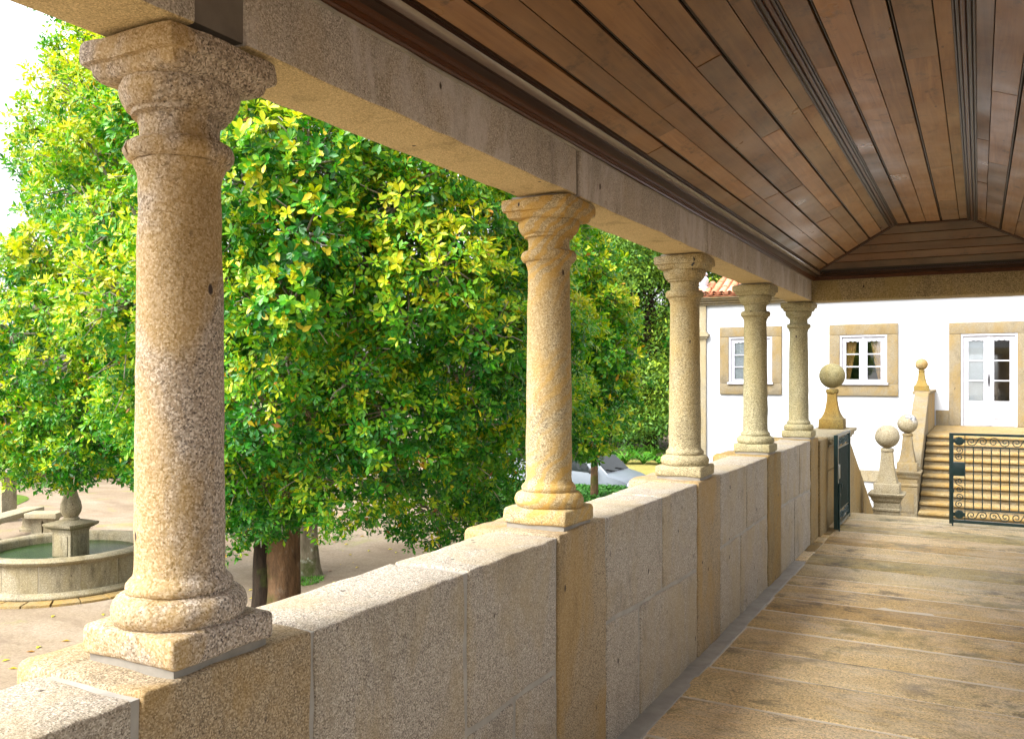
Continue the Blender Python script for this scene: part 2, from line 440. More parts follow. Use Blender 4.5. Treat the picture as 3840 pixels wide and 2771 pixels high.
# ------------------------------------------------------------------ parapet
par = thing('parapet_wall', 'low granite parapet wall of big mortared blocks carrying the columns', 'wall', (XI, 4, 0))
PO = (XI, 4, 0)
def pblk(name, y0, y1, z0, z1, mat, seed, xin=.007, xo=XO, **kw):
    return block(name, (xo, y0, z0), (XI + xin, y1, z1), mat, par, PO, seed=seed, **{**dict(b=.011, step=.06, amp=.006, f=8), **kw})
V, F = box_data((XO + .012, Y0, GZ), (XI - .001, 9.62, ZP - .006))
link('mortar', mesh('mortar', [Vector(v) - Vector(PO) for v in V], F), MORTAR, par)
sd = 1.
piers = [(c - .235, c + .285) for c in COLY]
piers[4] = (9.17, 9.62)
mats_p = [G_PIER, G_PIER, G_PIER, G_FAR, G_FAR]
for i, (a, b) in enumerate(piers):
    pblk('pier_stone', a + .005, b - .005, -.02, ZP + .005, mats_p[i], sd, xin=.011); sd += 2.3
    # block that sticks out under the plinth on the courtyard side
    block('corbel_stone', (XO - .16, a + .02, .86), (XO + .02, b - .06, ZP), mats_p[i], par, PO, b=.03, step=.06, amp=.008, f=8, seed=sd); sd += 1.1
bays = [(Y0, -3.0), (-2.9, -.79), (-.27, piers[0][0])] + [(piers[i][1], piers[i + 1][0]) for i in range(4)]
def bay(a, b, split_u, split_l, zc0, zc1, seed, full_first=False):
    g = .013
    u = [a] + split_u + [b]; l = [a] + split_l + [b]
    zc = lambda y: zc0 + (zc1 - zc0) * (y - a) / (b - a) + .012 * noise.noise(Vector((y * 4, seed, 0)))
    for i in range(len(u) - 1):
        y0, y1 = u[i] + g, u[i + 1] - g
        if full_first and i == 0:
            pblk('parapet_stone', y0, y1, -.02, ZP, G_PINK, seed + i); continue
        wf = lambda q: (q.x, q.y, q.z if q.z > .8 else ((zc(q.y) + .014) + (q.z - .5) * (ZP - zc(q.y)) / (ZP - .5)))
        pblk('parapet_stone', y0, y1, .5, ZP, G_PINK, seed + i, warp=wf)
    for i in range(len(l) - 1):
        y0, y1 = l[i] + g, l[i + 1] - g
        if full_first and y1 <= u[1]: continue
        wf = lambda q: (q.x, q.y, -.02 + (q.z + .02) * (zc(q.y) - .006 + .02) / .52)
        pblk('parapet_stone', y0, y1, -.02, .5, G_PINK, seed + 10 + i, warp=wf)
bay(*bays[0], [-3.8], [-3.8], .5, .5, 21.)
bay(*bays[1], [-1.9], [-1.6], .5, .5, 31.)
bay(*bays[2], [.45], [.1], .5, .5, 41.)
bay(*bays[3], [2.475], [2.475, 2.82], .50, .515, 51., True)
bay(*bays[4], [4.505], [4.15], .565, .525, 61.)
bay(*bays[5], [6.43], [6.25], .56, .58, 71.)
bay(*bays[6], [8.55], [8.3], .58, .55, 81.)

# ------------------------------------------------------------------ columns
col_info = [
    ('round granite column with a smooth mortar patch on its neck ring', G_COL),
    ('round granite column streaked with diagonal orange veins', G_VEIN),
    ('rough ochre granite column with a dark crack across its capital', G_OCHRE),
    ('olive toned granite column standing in front of the house window nearer the corner pilaster', G_OLIVE),
    ('slender granite column under the corner where the two stone beams meet', G_OLIVE)]
shaft_prof = [(.112, .152), (.1185, .158), (.1195, .172), (.112, .182), (.1035, .190), (.1005, .205)] + \
    [(.1005 - .0095 * ((t / 14.) ** 1.5), .205 + t / 14. * .895) for t in range(1, 14)] + \
    [(.091, 1.10), (.094, 1.118), (.1005, 1.132), (.1035, 1.142)]
ring_prof = [(.104, 1.142), (.113, 1.146), (.1195, 1.156), (.121, 1.166), (.1195, 1.177), (.112, 1.187), (.100, 1.191)]
cap_prof = [(.0905, 1.190), (.089, 1.205), (.089, 1.228), (.0925, 1.243), (.0985, 1.247), (.106, 1.248), (.107, 1.258), (.1165, 1.262), (.127, 1.279), (.132, 1.292), (.1335, 1.305), (.131, 1.315), (.128, 1.322)]
torus_prof = [(.105, .078)] + [(.113 + .0385 * math.cos(t), .116 + .0375 * math.sin(t)) for t in [R(a) for a in range(-80, 81, 16)]] + [(.112, .157)]
for i, y in enumerate(COLY):
    lab, mt = col_info[i]
    c = thing('stone_column', lab, 'column', (CX, y, ZP), 'columns along the gallery parapet')
    sd = i * 5.7
    nn = 56 if i < 2 else 40
    def dens(prof, m):
        o = []
        for a, b in zip(prof[:-1], prof[1:]):
            k = max(1, int(math.ceil(abs(b[1] - a[1]) / m)))
            o += [(a[0] + (b[0] - a[0]) * t / k, a[1] + (b[1] - a[1]) * t / k) for t in range(k)]
        return o + [prof[-1]]
    V, F = square_data([(.138, 0), (.140, .001), (.140, .026), (.138, .027)], n=4, rc=.03, amp=.002, seed=sd); link('mortar_bed', mesh('mortar_bed', V, F, 40), BED, c)
    V, F = block_data((-.15, -.15, .0225), (.15, .15, .089), b=.014, step=.05, amp=.005, f=9, seed=sd); link('plinth', mesh('plinth', V, F, 60), mt, c)
    V, F = lathe_data(torus_prof, nn, amp=.004, f=11, seed=sd); link('base', mesh('base', V, F, 60), mt, c)
    V, F = lathe_data(dens(shaft_prof, .035), nn, amp=.003, f=9, seed=sd); link('shaft', mesh('shaft', V, F, 50), mt, c)
    V, F = lathe_data(ring_prof, nn, amp=.003, f=12, seed=sd); link('neck_ring', mesh('neck_ring', V, F, 60), mt, c)
    V, F = lathe_data(cap_prof, nn, amp=.0035, f=11, seed=sd); link('capital', mesh('capital', V, F, 34), mt, c)
    V, F = square_data([(.118, 1.318), (.134, 1.322), (.140, 1.330), (.143, 1.342), (.146, 1.349), (.158, 1.352), (.161, 1.362), (.161, 1.388), (.158, 1.400), (.148, 1.404)], n=10, rc=.045, amp=.006, f=9, seed=sd)
    link('abacus', mesh('abacus', V, F, 36), mt, c)
    V, F = square_data([(.12, 1.40), (.128, 1.402), (.126, 1.414), (.11, 1.416)], n=4, amp=.004, seed=sd); link('mortar_joint', mesh('mortar_joint', V, F, 40), MORTAR, c)
    if i == 0:   # smooth repair on the ring, on the courtyard side
        n0 = 10; V = []; F = []
        for k in range(n0 + 1):
            a = R(196 + 52 * k / n0)
            for (r, z) in [(.100, 1.148), (.118, 1.150), (.1255, 1.166), (.118, 1.184), (.100, 1.187)]:
                V.append((r * math.cos(a), r * math.sin(a), z))
        for k in range(n0):
            for j in range(4):
                F.append((k * 5 + j, k * 5 + 5 + j, k * 5 + 6 + j, k * 5 + 1 + j))
        F += [(0, 1, 2, 3, 4), tuple(n0 * 5 + t for t in (4, 3, 2, 1, 0))]
        link('mortar_patch', mesh('mortar_patch', V, F, 60), simple('repair_mortar', (.34, .26, .17), .9, .1), c)
    if i == 2:
        V, F = tube_data([(.10, -.158, 1.39), (.11, -.159, 1.365), (.105, -.152, 1.35), (.09, -.140, 1.335), (.085, -.118, 1.31)], [.004, .007, .006, .007, .003], 6)
        link('crack', mesh('crack', V, F), DARK, c)

# ------------------------------------------------------------------ stone beams
bm_ = thing('stone_beam', 'long pinkish granite beam resting on the row of columns', 'beam', (CX, 4, ZB)); BO = (CX, 4, ZB)
ys = [Y0, -2.54, -.555] + [COLY[0] - .035, COLY[1] - .02, COLY[2] - .02, COLY[3] - .02] + [9.26]
for i in range(len(ys) - 1):
    ga = .095 if i == 3 else .014; gb = .055 if i == 2 else .014
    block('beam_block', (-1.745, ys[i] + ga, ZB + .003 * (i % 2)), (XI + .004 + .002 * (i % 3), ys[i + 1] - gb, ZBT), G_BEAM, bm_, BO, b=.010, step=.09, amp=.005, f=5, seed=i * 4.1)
V, F = box_data((-1.735, Y0, ZB + .012), (XI - .007, 9.25, ZBT + .02)); link('mortar', mesh('mortar', [Vector(v) - Vector(BO) for v in V], F), simple('dark_mortar', (.17, .15, .13), .9, .2, 9.), bm_)
block('mortar_line', (XI - .02, Y0, ZBT - .008), (XI + .006, 9.24, ZBT + .006), MORTAR, bm_, BO, b=.004, step=.1, amp=.006, f=4, seed=2)
eb = thing('stone_beam', 'olive brown stone beam spanning the gallery end above the gates', 'beam', (-.4, 9.4, ZB)); EO = (-.4, 9.4, ZB)
block('beam_block', (-1.76, 9.27, ZB), (XR + .3, 9.55, ZBT + .02), G_ENDBEAM, eb, EO, b=.010, step=.1, amp=.005, f=5, seed=31)

# ------------------------------------------------------------------ ceiling (tray of boards)
ZF = 3.015; X1, X2 = -.65, -.055; XC = (X1 + X2) / 2
SX, SZ = -1.46, 2.71                         # foot of the left slope
YH0, YH1 = 9.02, 8.215                       # foot and head of the far hip
ceil = box('gallery_ceiling', (XI - .1, Y0, ZF + .045), (XR + .1, 9.4, ZF + .06), SHADE); struct(ceil)
def hexc(name, lower, mat, up=.018, parent=ceil):
    """board: 4 lower corners + thickness along the upward normal"""
    L = [Vector(p) for p in lower]; n = (L[1] - L[0]).cross(L[3] - L[0]).normalized()
    if n.z < 0: n = -n
    P = [p for p in L] + [p + n * up for p in L]
    b = .0025; c = sum(L, Vector()) / 4
    me = mesh(name, P, [(0, 3, 2, 1), (4, 5, 6, 7), (0, 1, 5, 4), (1, 2, 6, 5), (2, 3, 7, 6), (3, 0, 4, 7)])
    return link(name, me, mat, parent)
cr = random.Random(11)
def boards(edges, pt, yend, mat):
    """edges: list of (s, kind) across; pt(s)->(x,z); yend(s)"""
    for (s0, k0), (s1, k1) in zip(edges[:-1], edges[1:]):
        y = Y0 + cr.uniform(-.9, 0)
        while True:
            ln = cr.uniform(1.1, 2.3); ya, yb = max(y, Y0), y + ln
            e0, e1 = yend(s0), yend(s1); last = False
            if yb > min(e0, e1) - .35: last = True
            x0, z0 = pt(s0); x1, z1 = pt(s1); dz = cr.uniform(-.0015, .0015)
            yb0, yb1 = (e0, e1) if last else (yb, yb)
            if yb > Y0 + .05:
                hexc('ceiling_board', [(x0, ya + .0016, z0 + dz), (x1, ya + .0016, z1 + dz), (x1, yb1 - .0016, z1 - dz), (x0, yb0 - .0016, z0 - dz)], mat)
            y = yb
            if last: break
def gaps(ss, ds, dark, thin):
    """split list of joints into board edge pairs with dark (wide) and thin gaps"""
    out = []
    for i in range(len(ss) - 1):
        a, b = ss[i], ss[i + 1]
        ga = dark if ds[i] else thin; gb = dark if ds[i + 1] else thin
        out.append((a + ga / 2, b - gb / 2))
    return out
sl_s = [.07, .211, .324, .455, .607, .736, .871, .985]; sl_d = [0, 1, 0, 1, 0, 1, 0, 0]
lp = lambda s: (SX + (X1 - SX) * s, SZ + (ZF - SZ) * s)
rp = lambda s: (2 * XC - (SX + (X1 - SX) * s), SZ + (ZF - SZ) * s)
ye = lambda s: YH0 + (YH1 - YH0) * s - .012
for a, b in gaps(sl_s, sl_d, .020, .005):
    boards([(a, 0), (b, 0)], lp, ye, WOOD); boards([(a, 0), (b, 0)], rp, ye, WOOD)
fl_x = [X1 + .015, -.523, -.398, -.281, -.145, X2 - .015]
for a, b in gaps(fl_x, [0, 1, 0, 1, 0, 0], .018, .005):
    boards([(a, 0), (b, 0)], lambda s: (s, ZF), lambda s: YH1 - .01, WOOD)
# far hip boards, running across
et = [.09, .25, .42, .60, .80, .975]
for a, b in zip(et[:-1], et[1:]):
    a += .008; b -= .008
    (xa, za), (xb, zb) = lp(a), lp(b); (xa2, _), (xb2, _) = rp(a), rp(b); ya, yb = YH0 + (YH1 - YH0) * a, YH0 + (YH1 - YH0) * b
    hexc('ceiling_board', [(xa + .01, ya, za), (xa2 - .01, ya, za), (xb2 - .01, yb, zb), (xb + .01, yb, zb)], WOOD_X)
# dark backing behind the joints (both slopes, hip)
def backing(P):
    hexc('backing', P, SHADE, .004)
up = .021
backing([(SX, Y0, SZ + up), (X1, Y0, ZF + up), (X1, YH1, ZF + up), (SX, YH0, SZ + up)])
backing([(2 * XC - SX, YH0, SZ + up), (X2, YH1, ZF + up), (X2, Y0, ZF + up), (2 * XC - SX, Y0, SZ + up)])
backing([(X1, Y0, ZF + up + .002), (X2, Y0, ZF + up + .002), (X2, YH1, ZF + up + .002), (X1, YH1, ZF + up + .002)])
backing([(SX, YH0, SZ + up), (2 * XC - SX, YH0, SZ + up), (X2, YH1, ZF + up), (X1, YH1, ZF + up)])
# mouldings: triple beads along the edges of the flat panel and along the hips
def bead(p, q, off, r, mat, nrm):
    p, q = Vector(p), Vector(q)
    V, F = tube_data([p + off, q + off], r, 8); return link('moulding', mesh('moulding', V, F, 60), mat, ceil)
for sgn, xx in ((1, X1), (-1, X2)):
    for k, (o, r) in enumerate([(-.040, .006), (-.024, .010), (-.004, .012), (.014, .008), (.027, .005)]):
        zo = -.002 if o * 1 > 0 else -.002 + o * .377
        bead((xx + sgn * o, Y0, ZF + zo), (xx + sgn * o, YH1 - .005, ZF + zo), Vector(), r, WOOD_D if k != 2 else WOOD_R, None)
for mir in (0, 1):
    f = (lambda x: x) if not mir else (lambda x: 2 * XC - x)
    for k, (o, r) in enumerate([(-.022, .007), (-.004, .010), (.014, .007)]):
        bead((f(SX + o), YH0 + o * .7, SZ - .004), (f(X1 + o), YH1 + o * .7, ZF - .004), Vector(), r, WOOD_D if k != 1 else WOOD_R, None)
for k, (o, r) in enumerate([(-.012, .006), (.006, .009), (.022, .005)]):
    bead((X1 + .02, YH1 + o, ZF - .003 - max(0, o) * .377), (X2 - .02, YH1 + o, ZF - .003 - max(0, o) * .377), Vector(), r, WOOD_D if k != 1 else WOOD_R, None)
# thin strips in the wide joints
for s, d in zip(sl_s, sl_d):
    if d:
        for pt in (lp, rp):
            x, z = pt(s); bead((x, Y0, z + .010), (x, ye(s), z + .010), Vector(), .0045, WOOD_D, None)
for x in (-.523, -.281): bead((x, Y0, ZF + .010), (x, YH1, ZF + .010), Vector(), .004, WOOD_D, None)
# cornice: profile of steps on the two long sides and at the end
prof = [(-1.512, 2.668), (-1.490, 2.668), (-1.487, 2.675), (-1.480, 2.676), (-1.478, 2.684), (-1.469, 2.685), (-1.466, 2.694), (-1.455, 2.697), (-1.422, 2.701), (-1.420, 2.709), (-1.413, 2.709), (-1.385, 2.721), (-1.383, 2.733), (-1.376, 2.733), (-1.374, 2.75), (-1.512, 2.79)]
def cornice(mapf, i0, i1, mat, name='cornice_moulding'):
    P = prof[i0:i1 + 1]; n = len(P); V = [mapf(x, z, 0) for x, z in P] + [mapf(x, z, 1) for x, z in P]
    F = [(i, i + 1, n + i + 1, n + i) for i in range(n - 1)]
    # back it with a little thickness
    B = [(x - .004, z + .008) for x, z in P]; V += [mapf(x, z, 0) for x, z in B] + [mapf(x, z, 1) for x, z in B]
    F += [(2 * n + i + 1, 2 * n + i, 3 * n + i, 3 * n + i + 1) for i in range(n - 1)]
    F += [(0, n, 3 * n, 2 * n), (n - 1, 3 * n - 1, 4 * n - 1, 2 * n - 1)]
    me = mesh(name, V, F, 35)
    bm = bmesh.new(); bm.from_mesh(me); bmesh.ops.recalc_face_normals(bm, faces=bm.faces); bm.to_mesh(me); bm.free()
    return link(name, me, mat, ceil)
WOOD_G = mk_wood('polished_strip_wood', (.11, .08, .07), (.13, .10, .085), (.16, .12, .105), .2, spec=.9, plain=True)
for (i0, i1, mt) in [(0, 7, WOOD_R), (7, 9, WOOD_D), (9, 11, WOOD_G), (11, 15, WOOD_D)]:
    dd = lambda x: (x - XI) * 1.0
    cornice(lambda x, z, e: (x, (9.262 - (x - XI)) if e else Y0, z), i0, i1, mt)
    cornice(lambda x, z, e: (2 * XC - x, (9.262 - (x - XI)) if e else Y0, z), i0, i1, mt)
    cornice(lambda x, z, e: ((2 * XC - x) if e else x, 9.262 - (x - XI), z), i0, i1, WOOD_D if mt is not WOOD_R else WOOD_R)

# roof over the gallery and the wall on its far side
rt = thing('gallery_roof', 'tiled roof over the gallery with boarded eaves', 'roof', (XC, 2.4, 3.1))
TERRA = simple('terracotta', (.42, .16, .08), .8, .35, 6., .3)
V = []; yy = (Y0 - .2, 9.75)
pr = [(-2.10, 2.72), (-2.10, 2.76), (XC, 3.62), (1.45, 2.76), (1.45, 2.72), (XC, 3.50)]
for y in yy: V += [(x - XC, y - 2.4, z - 3.1) for x, z in pr]
n = 6; F = [(i, (i + 1) % n, n + (i + 1) % n, n + i) for i in range(n)] + [(0, 5, 2, 1), (5, 4, 3, 2), (6, 7, 8, 11), (11, 8, 9, 10)]
link('roof_slope', mesh('roof_slope', V, F), TERRA, rt)
V = [(-1.70 - XC, 9.45 - 2.4, 2.67 - 3.1), (XR + .25 - XC, 9.45 - 2.4, 2.67 - 3.1), (XR + .25 - XC, 9.45 - 2.4, 2.98 - 3.1), (0, 9.45 - 2.4, 3.49 - 3.1), (-1.70 - XC, 9.45 - 2.4, 2.88 - 3.1)]
V += [(x, y + .06, z) for x, y, z in V]
link('gable', mesh('gable', V, [(0, 1, 2, 3, 4), (9, 8, 7, 6, 5)] + [(i, (i + 1) % 5, 5 + (i + 1) % 5, 5 + i) for i in range(5)]), PLASTER, rt)
V, F = box_data((-1.72 - XC, Y0 - 2.4, 2.69 - 3.1), (-1.62 - XC, 9.45 - 2.4, 2.88 - 3.1)); link('eave_wall', mesh('eave_wall', V, F), PLASTER, rt)
rb_ = thing('stone_beam', 'stone beam along the open inner side of the gallery on square piers', 'beam', (XR + .14, 2.4, ZB)); RO = (XR + .14, 2.4, ZB)
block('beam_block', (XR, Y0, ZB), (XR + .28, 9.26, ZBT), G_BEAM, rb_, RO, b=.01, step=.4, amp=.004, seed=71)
for k, y in enumerate((-4.4, -.5, 3.4, 7.3, 9.35)):
    block('pier', (XR + .01, y - .14, -.05), (XR + .27, y + .14, ZB + .002), G_PIER, rb_, RO, b=.012, step=.3, amp=.004, seed=80 + k)

blocker_wall = thing('parapet_wall', 'unseen low parapet added on the inner side of the gallery to block low light', 'wall', (XR + .14, 2.4, 0))
block('wall_stone', (XR + .03, Y0, -.04), (XR + .25, 9.4, 1.05), G_PINK, blocker_wall, (XR + .14, 2.4, 0), b=.01, step=.5, amp=.004, seed=91)  # out of view, added to cut low light from the open side

# ------------------------------------------------------------------ gate posts, finials, wing wall
def finial_parts(parent, ball_r, zb, blk, ped, matb, matp, seed):
    """ped: square profile list relative to parent, ball centre zb"""
    V, F = square_data(ped, n=6, rc=.05, amp=.004, f=10, seed=seed); link('pedestal', mesh('pedestal', V, F, 45), matp, parent)
    zt = ped[-1][1]
    V, F = lathe_data([(blk * .8, zt - .01), (blk, zt + .004), (blk * 1.05, zt + .03), (blk * .95, zt + .05), (blk * .8, zt + .056)], 24, amp=.002, seed=seed); link('neck', mesh('neck', V, F, 50), matp, parent)
    pr = [(ball_r * math.sin(R(a)), zb - ball_r * math.cos(R(a))) for a in range(8, 180, 8)]
    V, F = lathe_data(pr, 32, amp=.004, f=7, seed=seed); link('ball', mesh('ball', V, F, 60), matb, parent)

gp = thing('gate_wall', 'yellow stone pier and low wall behind the open gate leaf', 'wall', (CX, 10.7, 0)); GO = (CX, 10.7, 0)
block('pier_stone', (XO, 9.63, -.02), (XI + .03, 10.17, 1.02), G_FAR, gp, GO, b=.012, step=.1, amp=.004, seed=3.3)
block('wall_stone', (XO, 10.18, -.02), (XI + .012, 10.98, .62), G_FAR, gp, GO, b=.012, step=.1, amp=.004, seed=5.3)
block('wall_stone', (XO, 10.18, .635), (XI + .012, 10.98, .90), G_FAR, gp, GO, b=.012, step=.1, amp=.004, seed=7.3)
block('wall_stone', (XO, 10.99, -1.8), (XI + .03, 12.10, .90), G_FAR, gp, GO, b=.012, step=.12, amp=.004, seed=8.3)
for k, (e, z0, z1) in enumerate([(.02, .905, .94), (.05, .94, .985), (.075, .985, 1.03)]):
    block('coping', (XO - e, 9.63 - .0 if k < 0 else 10.19, z0), (XI + .02 + e, 12.12 + e, z1), G_PALE, gp, GO, b=.012, step=.14, amp=.003, seed=9.3 + k)
fp1 = thing('ball_finial', 'mossy stone ball on a golden pedestal beside the gate wall', 'finial', (CX, 11.72, 1.03))
finial_parts(fp1, .158, .672, .075, [(.147, 0), (.152, .006), (.152, .118), (.146, .126), (.130, .132), (.106, .17), (.086, .22), (.071, .29), (.061, .37), (.056, .45)], G_BALL, G_GOLD, 3.)
ww = thing('wing_wall', 'sloping yellow stone balustrade slab running down beyond the gate', 'wall', (-1.6, 13.5, GZ)); WO = Vector((-1.6, 13.5, GZ))
def wedge(name, y0, y1, zt0, zt1, x0, x1, zb, mat, parent, O, seed):
    wf = lambda q: (q.x, q.y, zb + (q.z - zb) / 1.0 * ((zt0 + (zt1 - zt0) * (q.y - y0) / (y1 - y0)) - zb))
    V, F = block_data((x0, y0, zb), (x1, y1, zb + 1.0), b=.012, step=.14, amp=.004, seed=seed, warp=wf)
    return link(name, mesh(name, [v - O for v in V], F, 50), mat, parent)
wedge('slab', 12.13, 13.70, .905, .20, -1.66, -1.50, GZ, G_FAR, ww, WO, 1.)
wedge('slab', 13.71, 15.6, .19, -.68, -1.66, -1.50, GZ, G_FAR, ww, WO, 5.)

# lower landing and the steps leading down to it
ld = box('landing', (-1.40, 11.60, GZ), (1.75, 18.3, -.62), G_PALE); struct(ld)
for k in range(4):
    block('stair_step', (-1.38, 11.575 + k * .3 - .03, -.62), (1.7, 11.575 + (k + 1) * .3, -.12 - k * .12), SLAB, ld, b=.015, step=.2, amp=.003, seed=k * 2.)
# two newels with balls
def newel(lab, x, y, zcap, ball_r, zball, matp, matb, seed, half):
    t = thing('ball_finial', lab, 'finial', (x, y, -.62))
    zc = zcap + .62
    V, F = square_data([(half * .92, 0), (half * .92, zc - .26), (half * .99, zc - .245), (half * .99, zc - .22), (half * .92, zc - .205), (half * .92, zc - .13), (half * 1.0, zc - .118), (half * 1.06, zc - .09), (half * 1.07, zc - .075), (half * 1.18, zc - .05), (half * 1.26, zc - .032), (half * 1.28, zc - .004), (half * 1.24, zc)], n=6, rc=.02, amp=.003, seed=seed)
    link('post', mesh('post', V, F, 35), matp, t)
    # raised panel on the face of the post
    V, F = block_data((-half * .62, -half * .92 - .008, .08), (half * .62, -half * .90, zc - .36), b=.005, step=.15, amp=.002, seed=seed); link('panel', mesh('panel', V, F, 40), matp, t)
    h2 = half * .93
    hb = zball + .62 - ball_r
    ped = [(h2, zc), (h2, zc + .125), (h2 * .96, zc + .135), (h2 * .82, zc + .14), (h2 * .66, zc + .26), (h2 * .54, zc + .38), (h2 * .45, hb - .055)]
    finial_parts(t, ball_r, zball + .62, h2 * .5, ped, matb, matp, seed)
    return t
newel('pale stone ball on a flared pedestal standing alone before the stairs', -1.16, 13.56, .035, .166, .834, G_PALE, G_PALE, 2., .188)
def mk_lichen():
    m = NB('lichen_granite'); p = m.pos()
    c = m.ramp(m.noise(p, 40, 4, .7), [(.3, (.16, .13, .07)), (.6, (.29, .25, .17))])
    z = m.node('ShaderNodeSeparateXYZ', Vector=m.n.new('ShaderNodeNewGeometry').outputs['Normal']).outputs[2]
    l = m.math('MULTIPLY', m.ramp(m.noise(p, 5.5, 5, .65), [(.45, 0.), (.56, 1.)]), m.ramp(z, [(-.1, 0.), (.5, 1.)]))
    c = m.mix(l, c, m.ramp(m.noise(p, 14., 4), [(.45, (.38, .39, .40)), (.55, (.10, .10, .11))]))
    return m.done(c, .85, .2)
newel('stone ball blotched with grey lichen at the foot of the stairs', -1.045, 15.85, .135, .158, .912, G_FRAME, mk_lichen(), 7., .172)

# ------------------------------------------------------------------ stair up to the house
st = thing('stone_stairs', 'wide flight of worn yellow stone steps leading up to the white door', 'stairs', (.2, 16.9, -.62)); SO = Vector((.2, 16.9, -.62))
xs0, xs1 = -.875, 1.28
NS = 10; RS = (.585 + .62) / NS; TS = .30; YT = 18.30
for k in range(NS):
    zt = .585 - k * RS; y1 = YT - k * TS
    bot = zt - RS
    yb = 22.0 if k == 0 else y1 + TS + .02
    V1, F1 = block_data((xs0, y1 - .035, zt - .055), (xs1, yb, zt), b=.022, step=.22, amp=.004, f=5, seed=k * 1.9)
    o = link('step', mesh('step', [v - SO for v in V1], F1, 60), G_FAR, st)
    V2, F2 = box_data((xs0 + .003, y1 + .01, -.62), (xs1 - .003, y1 + TS + .012 if k else 22.0, zt - .05))
    link('riser', mesh('riser', [Vector(v) - SO for v in V2], F2), G_FRAME, o)
bl = thing('stair_balustrade', 'solid sloping stone balustrade climbing beside the steps to the house', 'balustrade', (-.99, 18., -.62)); BLO = Vector((-.99, 18., -.62))
def bal(y0, y1, z0, z1, x0, x1, zb, name, mat, seed):
    wedge(name, y0, y1, z0, z1, x0, x1, zb, mat, bl, BLO, seed)
bal(16.03, 17.5, .06, .70, -1.10, -.89, -.62, 'slab', G_FRAME, 1.)
bal(17.51, 19.1, .705, 1.37, -1.10, -.89, -.62, 'slab', G_FRAME, 4.)
bal(16.03, 19.1, .17, 1.40, -1.14, -.875, -.62, 'coping', G_FRAME, 8.) if False else None
bal(19.11, 21.98, 1.33, 1.33, -1.12, -.885, -.62, 'slab', G_FAR, 6.)
block('coping', (-1.17, 19.02, 1.335), (-.85, 21.98, 1.40), G_FRAME, bl, BLO, b=.02, step=.2, amp=.003, seed=3.)
def coping_slope(y0, y1, z0, z1):
    V, F = block_data((-1.13, y0, 0), (-.868, y1, .075), b=.018, step=.15, amp=.003, seed=2.2, warp=lambda q: (q.x, q.y, q.z + z0 + (z1 - z0) * (q.y - y0) / (y1 - y0)))
    link('coping', mesh('coping', [v - BLO for v in V], F, 60), G_FRAME, bl)
coping_slope(16.03, 19.1, .055, 1.33)
ff = thing('ball_finial', 'small yellow stone ball finial at the top of the stair balustrade', 'finial', (-1.015, 19.3, 1.40))
finial_parts(ff, .116, .535, .058, [(.135, 0), (.14, .004), (.14, .10), (.118, .112), (.095, .16), (.07, .24), (.058, .32), (.054, .37)], G_FAR, G_GOLD, 11.)

# ------------------------------------------------------------------ house
YW = 22.0
hz = thing('white_house', 'white plastered house with stone window surrounds and a clay tiled roof', 'house', (-.2, YW, GZ)); HO = Vector((-.2, YW, GZ))
def hpart(name, V, F, mat, parent=hz, smooth=None, off=HO):
    return link(name, mesh(name, [Vector(v) - off for v in V], F, smooth), mat, parent)
ops = [(-5.568, -4.502, 1.517, 2.681), (-2.921, -1.886, 1.515, 2.668), (-.356, .743, .587, 2.64), (2.6, 3.64, 1.515, 2.668)]
# front wall as strips around the openings
xs = [-6.17] + [v for o in ops for v in (o[0], o[1])] + [6.2]
parts = []
for i in range(len(xs) - 1):
    x0, x1 = xs[i], xs[i + 1]
    if i % 2 == 0: parts.append(box_data((x0, YW, GZ), (x1, YW + .3, 3.52)))
    else:
        o = ops[i // 2]; parts.append(box_data((x0, YW, GZ), (x1, YW + .3, o[2]))); parts.append(box_data((x0, YW, o[3]), (x1, YW + .3, 3.52)))
parts += [box_data((-6.17, YW + .3, GZ), (-5.87, 30, 3.52)), box_data((5.9, YW + .3, GZ), (6.2, 30, 3.52)), box_data((-6.17, 30, GZ), (6.2, 30.3, 3.52)), box_data((-5.87, YW + .3, 2.95), (5.9, 30, 3.0)), box_data((-5.87, YW + 2.6, GZ), (5.9, YW + 2.7, 2.95)), box_data((-5.87, YW + .3, .4), (5.9, 30, .58))]
V, F = join_data(parts); hpart('wall', V, F, PLASTER)
# corner pilaster
V, F = join_data([box_data((-6.33, YW - .07, GZ), (-6.15, YW + .2, 3.50))]); pil = hpart('corner_pilaster', V, F, G_PALE)
cpv = []
for (e, z0, z1) in [(.02, 2.62, 2.66), (.05, 2.66, 2.71), (.085, 2.71, 2.78), (.03, 2.78, 2.82)]: cpv.append(box_data((-6.33 - e, YW - .07 - e, z0), (-6.15 + e, YW + .2, z1)))
V, F = join_data(cpv); hpart('pilaster_capital', V, F, G_PALE, pil)
V, F = join_data([box_data((-6.38, YW - .10 - e, z0), (6.3, YW + .1, z1)) for e, z0, z1 in [(.0, 3.50, 3.55), (.05, 3.55, 3.61), (.11, 3.61, 3.66), (.16, 3.66, 3.70)]]); hpart('eave_cornice', V, F, G_FRAME)
V, F = box_data((-6.15, YW - .045, -.77), (-1.14, YW + .05, -.51)); hpart('string_course', V, F, G_PALE)
V, F = box_data((-.86, YW - .03, .56), (-.60, YW + .05, .925)); hpart('base_course', V, F, G_FRAME)

